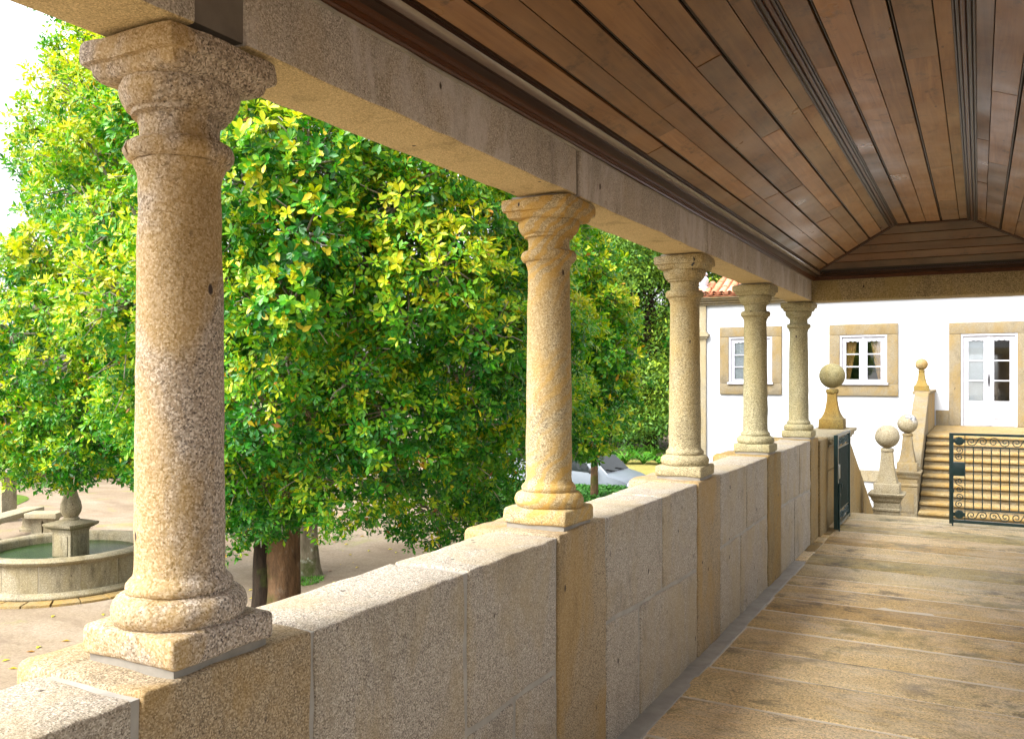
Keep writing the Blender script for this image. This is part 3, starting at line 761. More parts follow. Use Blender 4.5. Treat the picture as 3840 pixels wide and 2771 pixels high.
def mk_glass():
    m = NB('window_glass'); t = m.node('ShaderNodeBsdfTransparent', Color=(.93, .95, .96, 1)); g = m.node('ShaderNodeBsdfGlossy', Roughness=.03, Color=(1, 1, 1, 1))
    fr = m.node('ShaderNodeFresnel', IOR=1.45); mx = m.n.new('ShaderNodeMixShader')
    m.set(mx.inputs[0], m.math('ADD', m.math('MULTIPLY', fr.outputs[0], .9), .06)); m.set(mx.inputs[1], t.outputs[0]); m.set(mx.inputs[2], g.outputs[0]); m.t.links.new(mx.outputs[0], m.out.inputs[0]); return m.m
GLASS = mk_glass()
CURT = simple('ochre_curtain', (.46, .27, .085), .9, .25, 20.)
SHEER = simple('white_blind', (.50, .52, .54), .9, .05, 12.)
DARKROOM = simple('dim_room', (.10, .09, .085), .9, .3, 2.)

def surround(o, fw, parent, bottom=True, zb=None):
    x0, x1, z0, z1 = o; f = YW - .055
    def sb(nm, a, b, seed): 
        V, F = block_data((a[0], f, a[1]), (b[0], YW + .08, b[1]), b=.008, step=.25, amp=.003, seed=seed); hpart(nm, V, F, G_FRAME, parent, 45)
    sb('lintel', (x0 - fw, z1 + .003), (x1 + fw, z1 + fw * 1.08), o[0])
    sb('jamb', (x0 - fw, z0 + (.003 if bottom else 0)), (x0 - .002, z1), o[0] + 1); sb('jamb', (x1 + .002, z0 + (.003 if bottom else 0)), (x1 + fw, z1), o[0] + 2)
    if bottom: sb('sill', (x0 - fw, z0 - fw * 1.18), (x1 + fw, z0), o[0] + 3)
def scallop(x0, x1, z0, z1, n=12):
    """top rail panel with wavy lower edge, XZ outline"""
    top = [(x1, z1), (x0, z1)]; low = []
    for k in range(n * 2 + 1):
        t = k / (n * 2.); x = x0 + (x1 - x0) * t
        low.append((x, z0 + .010 * math.cos(t * 2 * math.pi * 3) - .018 * (abs(t - .5) * 2) ** 4))
    return low + top
def prism_xz(poly, y0, y1):
    n = len(poly); V = [(x, y0, z) for x, z in poly] + [(x, y1, z) for x, z in poly]
    return V, [tuple(range(n)), tuple(range(2 * n - 1, n - 1, -1))] + [(i, n + i, n + (i + 1) % n, (i + 1) % n) for i in range(n)]
def casement(o, kind, curtains, doors=False):
    x0, x1, z0, z1 = o; y = YW + .03
    w = thing('dummy', '', '') if False else None
    fr = .045
    V, F = join_data([box_data((x0, y - .07, z0), (x0 + fr, y + .04, z1)), box_data((x1 - fr, y - .07, z0), (x1, y + .04, z1)), box_data((x0 + fr, y - .07, z1 - fr), (x1 - fr, y + .04, z1))] + ([] if doors else [box_data((x0 - .03, y - .13, z0 - .02), (x1 + .03, y + .04, z0 + .03))]))
    root = hpart('door' if doors else 'window', V, F, WHITE)
    xm = (x0 + x1) / 2; zb = z0 + (.01 if doors else .03)
    for s in (0, 1):
        a, b = (x0 + fr + .004, xm - .002) if s == 0 else (xm + .002, x1 - fr - .004)
        sw_, rb = .088 if not doors else .10, .075
        za, zc = zb + (rb if not doors else .02), z1 - fr - .004
        pz0 = zb + rb if not doors else z0 + .56
        pz1 = zc - .10
        P = [box_data((a, y - .035, zb), (a + sw_, y + .01, zc)), box_data((b - sw_, y - .035, zb), (b, y + .01, zc))]
        if doors:
            P += [box_data((a + sw_, y - .033, zb), (b - sw_, y + .008, z0 + .56))]
            # raised panel
            for e, pr in ((0, .012), (.03, .004), (.06, .016)):
                P.append(box_data((a + sw_ * .75 + e, y - .033 - pr, z0 + .17 + e), (b - sw_ * .75 - e, y - .03, z0 + .47 - e)))
        else: P += [box_data((a + sw_, y - .033, zb), (b - sw_, y + .008, pz0))]
        P.append(prism_xz(scallop(a + sw_ - .002, b - sw_ + .002, pz1, zc), y - .033, y + .008))
        nb = 3
        hgt = (pz1 - pz0)
        cuts = [pz0 + hgt * .335, pz0 + hgt * .665]
        for c in cuts: P.append(box_data((a + sw_, y - .028, c - .014), (b - sw_, y + .005, c + .014)))
        if s == 1: P.append(box_data((xm - .025, y - .052, zb), (xm + .025, y - .034, zc)))
        V, F = join_data(P); hpart('leaf' if doors else 'sash', V, F, WHITE, root)
        zz = [pz0] + cuts + [pz1 + .03]
        for k in range(3):
            V, F = box_data((a + sw_ - .004, y - .012, zz[k]), (b - sw_ + .004, y - .008, zz[k + 1])); hpart('pane', V, F, GLASS, root)
        if curtains[s] == 'sheer':
            V, F = box_data((a + .01, y + .011, z0 + .02), (b - .01, y + .016, z1 - .02)); hpart('blind', V, F, SHEER, root)
        elif curtains[s] == 'curtain':
            V = []; F = []; nn = 40; t_in = 1 if s == 0 else -1
            for j in range(9):
                q = j / 8.; zq = z1 - (z1 - z0) * q; wid = (b - a) * (.72 - .42 * q ** 1.1)
                for k in range(nn + 1):
                    t = k / nn; xx = (a if s == 0 else b) + t_in * t * wid
                    V.append((xx, y + .10 + .018 * math.sin(t * 34), zq))
            for j in range(8):
                for k in range(nn): F.append((j * (nn + 1) + k, j * (nn + 1) + k + 1, (j + 1) * (nn + 1) + k + 1, (j + 1) * (nn + 1) + k))
            hpart('curtain', V, F, CURT, root, 180)
    if doors:
        hx = xm + .0; hzz = z0 + 1.02
        V, F = join_data([box_data((hx - .018, y - .062, hzz - .08), (hx + .018, y - .052, hzz + .08)), tube_data([(hx, y - .06, hzz + .02), (hx, y - .10, hzz + .02), (hx - .09, y - .105, hzz + .015)], .009, 6), tube_data([(hx, y - .065, hzz - .13), (hx, y - .065, hzz + .13)], .012, 6)])
        hpart('handle', V, F, DARK, root)
        # oval fanlight ring seen behind the left glass: moulded inner shutter
    return root
surround(ops[0], .232, hz); surround(ops[1], .238, hz); surround(ops[2], .24, hz, False); surround(ops[3], .238, hz)
casement(ops[0], 'window', ('sheer', 'sheer')); casement(ops[1], 'window', ('curtain', 'curtain'))
drt = casement(ops[2], 'door', ('sheer', None), True); casement(ops[3], 'window', ('curtain', 'curtain'))
# oval moulding on the shutter behind the left door glass
pts = [(-.10 + .085 * math.cos(t), YW + .075, 2.10 + (.20 if math.sin(t) > 0 else -.20) + .085 * math.sin(t)) for t in [2 * math.pi * k / 28 for k in range(29)]]
V, F = tube_data(pts, .014, 6); hpart('shutter_moulding', V, F, SHEER, drt, 60)
V, F = box_data((-5.85, YW + 2.5, .585), (5.88, YW + 2.58, 2.94)); hpart('room_wall', V, F, DARKROOM)
# roof of barrel tiles: visible corner tile by tile
rf_z = lambda y: 3.74 + (y - 21.72) * .46
V = [(-6.55, 21.72, 3.72), (6.6, 21.72, 3.72), (6.6, 26.2, 5.78), (-2.0, 26.2, 5.78), (6.6, 30.7, 3.72), (-6.55, 30.7, 3.72)]
V2 = [(x, y, z - .02) for x, y, z in V]
roof = hpart('roof', V + V2, [(0, 1, 2, 3), (3, 2, 4, 5), (0, 3, 5), (6, 9, 8, 7), (9, 11, 10, 8), (6, 11, 9), (0, 6, 7, 1), (1, 7, 8, 2), (2, 8, 10, 4), (4, 10, 11, 5), (5, 11, 6, 0)], TERRA)
def tile_me(inv=False):
    V = []; F = []; n = 8
    for j, (yy_, rr) in enumerate([(0, .095), (.42, .075)]):
        for k in range(n + 1):
            a = math.pi * k / n; V.append((rr * math.cos(a), yy_, (rr * .75 * math.sin(a)) * (-.8 if inv else 1)))
    m = n + 1
    V += [(x * .86, y, z * .84 - (.0 if not inv else -.01)) for x, y, z in V]
    for k in range(n):
        F.append((k, k + 1, m + k + 1, m + k)); F.append((2 * m + k + 1, 2 * m + k, 3 * m + k, 3 * m + k + 1)); F.append((k, 2 * m + k, 2 * m + k + 1, k + 1))
    return mesh('roof_tile', V, F, 60)
def mk_tile():
    m = NB('roof_tile_clay'); p = m.pos(); r = m.rnd()
    c = m.ramp(r, [(0, (.40, .15, .08)), (.35, (.55, .24, .13)), (.7, (.60, .33, .21)), (1, (.45, .19, .10))])
    c = m.mix(m.ramp(m.noise(p, 7., 5, .7), [(.52, 0.), (.7, .8)]), c, (.10, .08, .06)); m.bump(m.noise(p, 40, 3), .3, .004); return m.done(c, .85, .2)
TILE = mk_tile(); tm = tile_me(); tmi = tile_me(True); tm.materials.append(TILE); tmi.materials.append(TILE)
tr = random.Random(5); pitch = math.atan(.46)
for i in range(15):
    for j in range(7):
        x = -6.48 + i * .20; yq = 21.66 + j * .34
        if (x + 6.55) < (yq - 21.72) * .98 - .06: continue
        for inv in (0, 1):
            o = bpy.data.objects.new('roof_tile', tmi if inv else tm); COL.objects.link(o); o.parent = roof
            o.location = Vector((x + (.10 if inv else 0), yq - (.0 if inv else .02), rf_z(yq) + (.075 if inv else .055) + tr.uniform(-.006, .006))) - HO
            o.rotation_euler = (pitch + tr.uniform(-.03, .03), tr.uniform(-.03, .03), tr.uniform(-.03, .03))
parts = []
for i in range(15, 64):
    for j in range(12):
        x = -6.48 + i * .20; yq = 21.66 + j * .36
        V, F = lathe_data([(.09, 0), (.075, .4)], 8, close=False)
        parts.append(([(x + a, yq + c, rf_z(yq) + .05 + c * .46 + max(b, -.03) * .7) for a, b, c in [(v.x, v.y, v.z) for v in V]], F))
V, F = join_data(parts); o = hpart('roof_tiles', V, F, TERRA, roof, 60); o['kind'] = 'stuff'
# white corner pinnacle
pn = thing('roof_pinnacle', 'small white turned pinnacle on the house corner above the eaves', 'pinnacle', (-6.22, 21.95, 3.70))
V, F = square_data([(.17, 0), (.17, .06), (.14, .08), (.13, .22), (.15, .24), (.15, .27), (.09, .29)], n=3); link('base', mesh('base', V, F, 30), PLASTER, pn)
V, F = lathe_data([(.06, .28), (.09, .31), (.13, .38), (.14, .46), (.10, .52), (.07, .55), (.11, .58), (.115, .61), (.06, .66), (.04, .72), (.0051, .78)], 20); link('urn', mesh('urn', V, F, 40), PLASTER, pn)

# ------------------------------------------------------------------ gates
def scroll_pts(cx, cz, r, turns, a0, sgn):
    out = []
    for k in range(22):
        t = k / 21.; rr = r * (1 - .86 * t); a = a0 + sgn * turns * 2 * math.pi * t
        out.append((cx + rr * math.cos(a), cz + rr * math.sin(a)))
    return out
def make_gate(name, label, loc, rz, W=1.10, Hh=1.03):
    g = thing(name, label, 'gate', loc, 'iron gate leaves', rz)
    zt = Hh; st = .045; band = .125; sb = .115
    box('stile', (0, -.022, .0), (st, .022, zt), GREEN, g); box('stile', (W - st * .8, -.02, 0), (W, .02, zt), GREEN, g)
    box('rail', (st, -.016, zt - .028), (W - st * .8, .016, zt), GREEN, g); box('rail', (st, -.016, .012), (W - st * .8, .016, .045), GREEN, g)
    zlo, zhi = .045 + band, zt - .028 - band
    V, F = join_data([box_data((st + sb, -.006, zlo - .006), (W - st, .006, zlo + .006)), box_data((st + sb, -.006, zhi - .006), (W - st, .006, zhi + .006)), box_data((st + sb - .005, -.006, .045), (st + sb + .005, .006, zt - .028))])
    link('inner_rail', mesh('inner_rail', V, F), GREEN, g)
    bx = []; x = st + sb + .085
    while x < W - st - .03: bx.append(x); x += .0885
    V, F = tube_data([(0, 0, zlo), (0, 0, zhi)], .0058, 8); bm0 = mesh('bar', V, F, 60); bm0.materials.append(GREEN)
    for x in bx:
        o = bpy.data.objects.new('bar', bm0); COL.objects.link(o); o.parent = g; o.location = (x, 0, 0)
    # scrolls: S curves in the two bands and down the stile
    def S(cx, cz, w, h, vert=False, flip=1):
        r = h * .42
        a = scroll_pts(-w * .25, 0, r, 1.5, 0, 1)[::-1]; b = scroll_pts(w * .25, 0, r, 1.5, math.pi, 1)
        P = a + [((a[-1][0] + b[0][0]) / 2, 0)] + b
        P = [(p, flip * q) for p, q in P]
        if vert: P = [(q, p) for p, q in P]
        return [(cx + p, 0, cz + q) for p, q in P]
    def put(P):
        V, F = tube_data(P, .0058, 6); link('scroll', mesh('scroll', V, F, 60), GREEN, g)
    nS = 4; x0 = st + sb + .01; wS = (W - st - x0) / nS
    for k in range(nS):
        for zc in (zhi + band / 2, zlo - band / 2): put(S(x0 + wS * (k + .5), zc, wS, band, False, 1 if k % 2 else -1))
    lz0, lz1 = .545, .70
    for (za, zb, n) in ((zlo + .01, lz0 - .02, 2), (lz1 + .02, zhi - .0, 1)):
        hS = (zb - za) / n
        for k in range(n): put(S(st + sb / 2, za + hS * (k + .5), hS, sb * .86, True, 1 if k % 2 else -1))
    V, F = block_data((st - .01, -.025, lz0), (st + sb, .025, lz1), b=.004, step=.2, amp=0); link('lock_box', mesh('lock_box', V, F, 40), GREEN, g)
    for zc in (zlo - band / 2, zhi + band / 2):
        V, F = lathe_data([(.03, -.008), (.048, -.004), (.05, .0), (.048, .004), (.03, .008)], 12); V = [(v.x + st + sb / 2, v.z, v.y + zc) for v in V]
        P = [(V, F)] + [box_data((st, -.005, zc - .02), (st + sb, .005, zc + .02)), box_data((st + sb / 2 - .008, -.014, zc - .045), (st + sb / 2 + .008, .014, zc + .045))]
        V, F = join_data(P); link('rosette', mesh('rosette', V, F), GREEN, g)
    V, F = join_data([tube_data([(st * .8, -.03, .02), (st * .8, -.03, .5)], .008, 8), tube_data([(st * .8, -.03, .5), (st * .8, -.055, .5), (st * .8, -.058, .46)], .008, 8), tube_data([(st * .8, -.03, -.03), (st * .8, -.03, .03)], .008, 8), box_data((st * .4, -.045, .36), (st * 1.2, -.02, .39))]); link('drop_bolt', mesh('drop_bolt', V, F), GREEN, g)
    return g
make_gate('iron_gate', 'dark green iron gate leaf with scrollwork closed across the stairs', (-.30, 11.12, .022), 0)
make_gate('iron_gate', 'dark green iron gate leaf swung open against the gate wall', (-1.38, 10.07, .022), R(90), 1.06)
gpr = thing('gate_post', 'plain stone gate post holding the closed leaf', 'post', (.97, 11.12, 0))
V, F = square_data([(.15, -.02), (.15, .92), (.17, .94), (.19, .98), (.19, 1.03), (.17, 1.05)], n=5, amp=.003); link('shaft', mesh('shaft', V, F, 40), G_FAR, gpr)
# ------------------------------------------------------------------ fountain
FC = Vector((-13.68, 9.45, GZ)); FR = 1.36
fo = thing('stone_fountain', 'round stone fountain basin with a vase pedestal in green water', 'fountain', FC)
V, F = lathe_data([(FR - .20, .30), (FR - .20, .60), (FR - .17, .645), (FR - .08, .66), (FR + .02, .645), (FR + .05, .61), (FR + .03, .57), (FR - .03, .555), (FR - .035, .54)], 72, amp=.006, f=3, close=False); link('rim', mesh('rim', V, F, 60), G_FOUNT, fo)
NPN = 14
for k in range(NPN):
    a0 = 2 * math.pi * k / NPN + .006; a1 = 2 * math.pi * (k + 1) / NPN - .006; V = []; F = []
    for t in range(7):
        a = a0 + (a1 - a0) * t / 6
        for (r, z) in [(FR - .15, .1), (FR - .044, .1), (FR - .044, .56), (FR - .15, .56)]: V.append(jit(Vector((r * math.cos(a), r * math.sin(a), z)), .004, 5, k))
    for t in range(6):
        for j in range(4): F.append((t * 4 + j, t * 4 + (j + 1) % 4, t * 4 + 4 + (j + 1) % 4, t * 4 + 4 + j))
    F += [(3, 2, 1, 0), (24, 25, 26, 27)]; me = mesh('basin_panel', V, F, 40)
    bm = bmesh.new(); bm.from_mesh(me); bmesh.ops.recalc_face_normals(bm, faces=bm.faces); bm.to_mesh(me); bm.free(); link('basin_panel', me, G_FOUNT, fo)
V, F = lathe_data([(FR - .16, .09), (FR - .16, .56), (FR - .05, .56), (FR - .05, .09)], 64, close=False); link('mortar', mesh('mortar', V, F, 40), simple('fountain_joint', (.36, .32, .24), .9), fo)
V, F = lathe_data([(FR - .1, .03), (FR + .08, .035), (FR + .095, .06), (FR + .08, .095), (FR + .03, .105), (FR + .015, .125), (FR - .06, .125)], 72, amp=.005, f=3, close=False); link('base_moulding', mesh('base_moulding', V, F, 60), G_FOUNT, fo)
NPV = 26
for k in range(NPV):
    a0 = 2 * math.pi * k / NPV + .008; a1 = 2 * math.pi * (k + 1) / NPV - .008; V = []; F = []
    r0, r1 = FR + .02, FR + .36
    for t in range(4):
        a = a0 + (a1 - a0) * t / 3
        for (r, z) in [(r0, 0), (r1, 0), (r1, .035), (r0, .04)]: V.append(jit(Vector((r * math.cos(a), r * math.sin(a), z)), .006, 5, k))
    for t in range(3):
        for j in range(4): F.append((t * 4 + j, t * 4 + (j + 1) % 4, t * 4 + 4 + (j + 1) % 4, t * 4 + 4 + j))
    F += [(3, 2, 1, 0), (12, 13, 14, 15)]; me = mesh('paving_stone', V, F)
    bm = bmesh.new(); bm.from_mesh(me); bmesh.ops.recalc_face_normals(bm, faces=bm.faces); bm.to_mesh(me); bm.free(); link('paving_stone', me, G_FAR, fo)
def mk_water():
    m = NB('pool_water'); p = m.pos(False)
    c = m.ramp(m.noise(p, 2.5, 4), [(.3, (.012, .030, .006)), (.7, (.024, .050, .012))])
    fo_ = m.ramp(m.noise(p, 9., 6, .75), [(.60, 0.), (.68, .8)])
    d = m.node('ShaderNodeVectorMath', operation='DISTANCE'); m.set(d.inputs[0], p); m.set(d.inputs[1], (-13.45, 8.85, GZ + .5))
    fo_ = m.math('MULTIPLY', fo_, m.ramp(d.outputs['Value'], [(.15, 1.), (.75, 0.)]))
    c = m.mix(fo_, c, (.75, .78, .8))
    m.bump(m.math('ADD', m.noise(p, 14., 4), m.noise(p, 40., 3)), .35, .02); return m.done(c, .15, .10)
V, F = lathe_data([(.02, .5), (FR - .18, .5)], 64, close=False); F.append(tuple(range(64))); wt = link('water', mesh('water', V, F), mk_water(), fo)
PX, PY = .25, -.08
def shift(VF, dx, dy, a):
    c, s = math.cos(a), math.sin(a); return [(v[0] * c - v[1] * s + dx, v[0] * s + v[1] * c + dy, v[2]) for v in VF[0]], VF[1]
aP = R(8)
V, F = shift(square_data([(.20, .1), (.20, .92), (.215, .925), (.215, .95), (.25, .965), (.30, 1.0), (.31, 1.03), (.31, 1.045), (.12, 1.10)], n=4, rc=.02, amp=.004), PX, PY, aP); pd = link('pedestal', mesh('pedestal', V, F, 35), G_FOUNT, fo)
for sx in range(4):
    V, F = block_data((-.14, -.212, .52), (.14, -.195, .86), b=.005, step=.1, amp=.002); V = [Vector((v.x * math.cos(sx * math.pi / 2) - v.y * math.sin(sx * math.pi / 2), v.x * math.sin(sx * math.pi / 2) + v.y * math.cos(sx * math.pi / 2), v.z)) for v in V]
    V, F = shift((V, F), PX, PY, aP); link('panel', mesh('panel', V, F, 40), G_FOUNT, pd)
vp = [(.13, 1.09), (.135, 1.12), (.105, 1.14), (.125, 1.17), (.155, 1.23), (.165, 1.30), (.155, 1.38), (.125, 1.46), (.10, 1.54), (.085, 1.62), (.10, 1.66), (.10, 1.69), (.30, 1.78), (.48, 1.86), (.52, 1.90), (.50, 1.92), (.3, 1.86), (.05, 1.82)]
V, F = lathe_data(vp, 32); V = [Vector((v.x * (1 + .03 * math.cos(16 * math.atan2(v.y, v.x)) * (1.14 < v.z < 1.33)), v.y * (1 + .03 * math.cos(16 * math.atan2(v.y, v.x)) * (1.14 < v.z < 1.33)), v.z)) for v in V]
V, F = shift((V, F), PX, PY, 0); link('vase', mesh('vase', V, F, 50), G_FOUNT, fo)

# ------------------------------------------------------------------ benches, pillar
def bench(label, x, y, rz, L):
    b = thing('stone_bench', label, 'bench', (x, y, GZ), None, rz)
    V, F = block_data((-L / 2, -.22, .40), (L / 2, .22, .52), b=.015, step=.3, amp=.004, seed=x); link('seat', mesh('seat', V, F, 45), G_PALE, b)
    for s in (-1, 1):
        V, F = square_data([(.16, 0), (.16, .05), (.12, .08), (.11, .3), (.15, .39), (.15, .402)], c=(s * (L / 2 - .22), 0, 0), n=4, amp=.004); link('leg', mesh('leg', V, F, 40), G_FOUNT, b)
bench('pale stone garden bench on the grass behind the fountain, left of its pedestal', -18.6, 11.55, R(118), 1.9)
b2 = at_depth(100, 1185, 19.1)
bench('short stone bench peeping out right behind the fountain pedestal', b2.x, b2.y, R(28), .7)
p_ = at_depth(10, 1160, 21.0)
pl = thing('garden_pillar', 'weathered stone pillar at the edge of the garden hedge', 'pillar', (p_.x, p_.y, GZ))
V, F = square_data([(.22, 0), (.2, .05), (.2, 1.05), (.26, 1.1), (.26, 1.2), (.1, 1.28)], n=4, amp=.01); link('shaft', mesh('shaft', V, F, 40), G_FOUNT, pl)

# ------------------------------------------------------------------ van
VAN = simple('silver_paint', (.15, .175, .205), .35, .02, 2., 0., .6)
BLACKP = simple('black_plastic', (.012, .012, .013), .5)
def mk_vglass():
    m = NB('car_glass'); m.b.inputs['Coat Weight'].default_value = .15; m.b.inputs['Coat Roughness'].default_value = .02
    return m.done((.010, .014, .014), .08, .04)
VGL = mk_vglass()
vn = thing('parked_van', 'silver van with a sloping bonnet parked beyond the low hedge', 'van', (-7.75, 21.6, GZ))
hw = .88
def vsec(x, lo, belt, roof=None, wb=hw, wr=.70, wl=.86):
    return [(x, -wl, lo), (x, -wb, lo + .25), (x, -wb, belt)] + ([(x, -wr, roof), (x, wr, roof)] if roof else [(x, -wb * .9, belt + .035), (x, wb * .9, belt + .035)]) + [(x, wb, belt), (x, wb, lo + .25), (x, wl, lo)]
secs = [vsec(.0, .32, .55, None, .62, .5, .6), vsec(-.04, .30, .70, None, .74, .6, .72), vsec(-.12, .28, .79, None, .82), vsec(-.30, .28, .86, None), vsec(-.64, .28, .95, None)]
V = []; F = []
for s in secs: V += s
n = 8
for i in range(len(secs) - 1):
    for k in range(n - 1): F.append((i * n + k, i * n + k + 1, i * n + n + k + 1, i * n + n + k))
F.append((0, 1, 2, 3, 4, 5, 6, 7))
# cabin
cab = [vsec(-.64, .28, .95, .985, hw, .79), vsec(-1.20, .28, .98, 1.50, hw, .70), vsec(-1.55, .28, 1.0, 1.60, hw, .70), vsec(-2.6, .28, 1.0, 1.66, hw, .71), vsec(-4.1, .28, 1.0, 1.62, hw, .70), vsec(-4.3, .30, .98, 1.45, hw * .98, .68)]
m0 = len(V)
for s in cab: V += s
for i in range(len(cab) - 1):
    for k in range(n - 1): F.append((m0 + i * n + k, m0 + i * n + k + 1, m0 + i * n + n + k + 1, m0 + i * n + n + k))
F.append(tuple(m0 + 5 * n + k for k in range(7, -1, -1)))
me = mesh('body', V, F, 32); bm = bmesh.new(); bm.from_mesh(me); bmesh.ops.remove_doubles(bm, verts=bm.verts, dist=.001); bmesh.ops.recalc_face_normals(bm, faces=bm.faces); bm.to_mesh(me); bm.free(); me.shade_smooth(); me.set_sharp_from_angle(angle=R(32))
vb = link('body', me, VAN, vn)
def quadp(name, P, mat, parent=vn, off=(0, 0, 0), th=.012):
    P = [Vector(p) for p in P]; nr = (P[1] - P[0]).cross(P[3] - P[0]).normalized()
    o = Vector(off); a = [p + o for p in P]; b = [p + o + nr * th for p in P]
    me = mesh(name, a + b, [(0, 3, 2, 1), (4, 5, 6, 7), (0, 1, 5, 4), (1, 2, 6, 5), (2, 3, 7, 6), (3, 0, 4, 7)]); return link(name, me, mat, parent)
quadp('windscreen', [(-.665, -.74, 1.005), (-.665, .74, 1.005), (-1.165, .655, 1.468), (-1.165, -.655, 1.468)], VGL, vn, (0, 0, 0), .016)
for s in (-1, 1):
    q = lambda x, t, belt, rf: (x, s * (hw + (.70 - hw) * t), belt + (rf - belt) * t)
    P = [q(-1.02, .08, .97, 1.34), q(-1.75, .08, 1.0, 1.61), q(-1.75, .80, 1.0, 1.61), q(-1.42, .80, .99, 1.56)]
    quadp('side_window', P if s < 0 else P[::-1], VGL, vn, (0, s * .002, 0), .012) if s > 0 else quadp('side_window', P[::-1], VGL, vn, (0, -.002, 0), .012)
    V, F = lathe_data([(.1, -.04), (.17, -.03), (.19, 0), (.17, .03), (.1, .04)], 12)
    P2 = [(-.13, s * .60, .70), (-.05, s * .74, .70)]
    V, F = block_data((-.16, -.16, -.06), (.07, .16, .06), b=.035, step=.1, amp=0); V = [Vector((v.x, v.y, v.z)) + Vector((-.10, s * .64, .72)) - Vector((abs(v.y + s * 0) * .0, 0, 0)) for v in V]
    link('headlight', mesh('headlight', V, F, 60), simple('headlamp_glass', (.55, .58, .6), .08, .3, 30., 0., .8), vn)
    V, F = block_data((-.06, -.10, -.06), (.06, .10, .09), b=.03, step=.1, amp=0); V = [v + Vector((-.98, s * 1.0, 1.06)) for v in V]; link('mirror', mesh('mirror', V, F, 60), BLACKP, vn)
    for x in (-.75, -3.55):
        V, F = lathe_data([(.18, -.10), (.30, -.10), (.32, -.07), (.32, .07), (.30, .10), (.18, .10)], 24); V = [Vector((v.x + x, v.z + s * .80, v.y + .32)) for v in V]
        wh = link('wheel', mesh('wheel', V, F, 40), BLACKP, vn)
        V, F = lathe_data([(.02, -.105), (.18, -.09), (.19, 0), (.18, .09), (.02, .105)], 20); V = [Vector((v.x + x, v.z + s * .805, v.y + .32)) for v in V]; link('hubcap', mesh('hubcap', V, F, 40), VAN, wh)
V, F = box_data((-.06, -.5, .60), (.03, .5, .68)); link('grille', mesh('grille', V, F), BLACKP, vn)
V, F = block_data((-.3, -.86, .30), (.05, .86, .52), b=.05, step=.2, amp=0); link('bumper', mesh('bumper', V, F, 50), BLACKP, vn)
for (a, b) in (((-.63, -.30, 1.02), (-.72, -.66, 1.09)), ((-.63, .35, 1.02), (-.72, -.05, 1.09))):
    V, F = tube_data([a, b], .012, 5); link('wiper', mesh('wiper', V, F), BLACKP, vn)

# ------------------------------------------------------------------ vegetation
def mk_leaf(name, stops, rough=.42, trans=.32, spec=.38):
    m = NB(name); a = m.node('ShaderNodeAttribute', attribute_name='tint').outputs['Fac']
    c = m.ramp(a, stops); c = m.mix(.5, c, m.mix(1., c, m.ramp(m.noise(m.pos(), 25., 2), [(.3, .7), (.7, 1.25)]), 'MULTIPLY'))
    m.done(c, rough, spec)
    t = m.node('ShaderNodeBsdfTranslucent', Color=m.mix(1., c, (1.2, 1.25, .5), 'MULTIPLY')); mx = m.n.new('ShaderNodeMixShader')
    m.set(mx.inputs[0], trans); m.set(mx.inputs[1], m.b.outputs[0]); m.set(mx.inputs[2], t.outputs[0]); m.t.links.new(mx.outputs[0], m.out.inputs[0]); return m.m
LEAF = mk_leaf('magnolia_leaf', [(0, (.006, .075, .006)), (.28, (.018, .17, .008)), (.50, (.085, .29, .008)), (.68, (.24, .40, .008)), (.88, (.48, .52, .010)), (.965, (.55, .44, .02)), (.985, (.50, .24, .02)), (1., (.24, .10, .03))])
FINE = mk_leaf('fine_foliage', [(0, (.015, .065, .010)), (.4, (.040, .125, .012)), (.75, (.12, .22, .015)), (1, (.24, .32, .02))], .55, .25, .3)
HEDGE = mk_leaf('hedge_leaf', [(0, (.02, .10, .012)), (.6, (.05, .19, .015)), (1, (.12, .27, .02))], .5, .2, .3)
def mk_bark(name, a, b, lich):
    m = NB(name); p = m.pos(scale=(1, 1, .3))
    c = m.ramp(m.noise(p, 9., 7, .7), [(.3, a), (.65, b)])
    l = m.ramp(m.noise(m.pos(), 6., 5, .7), [(.56, 0.), (.63, lich)])
    c = m.mix(l, c, (.46, .47, .40)); ms = m.ramp(m.noise(m.pos(), 2.4, 4), [(.55, 0.), (.68, .8)]); c = m.mix(ms, c, (.05, .075, .012))
    m.bump(m.noise(p, 22., 6, .7), .9, .03); return m.done(c, .95, .1)
BARK = mk_bark('brown_bark', (.055, .035, .022), (.20, .12, .065), .1)
BARK_D = mk_bark('dark_mossy_bark', (.010, .008, .006), (.035, .024, .016), .0)
BARK_L = mk_bark('lichen_bark', (.09, .075, .05), (.24, .20, .14), .9)
TWIG = mk_bark('grey_twig', (.13, .115, .085), (.36, .33, .26), .6)

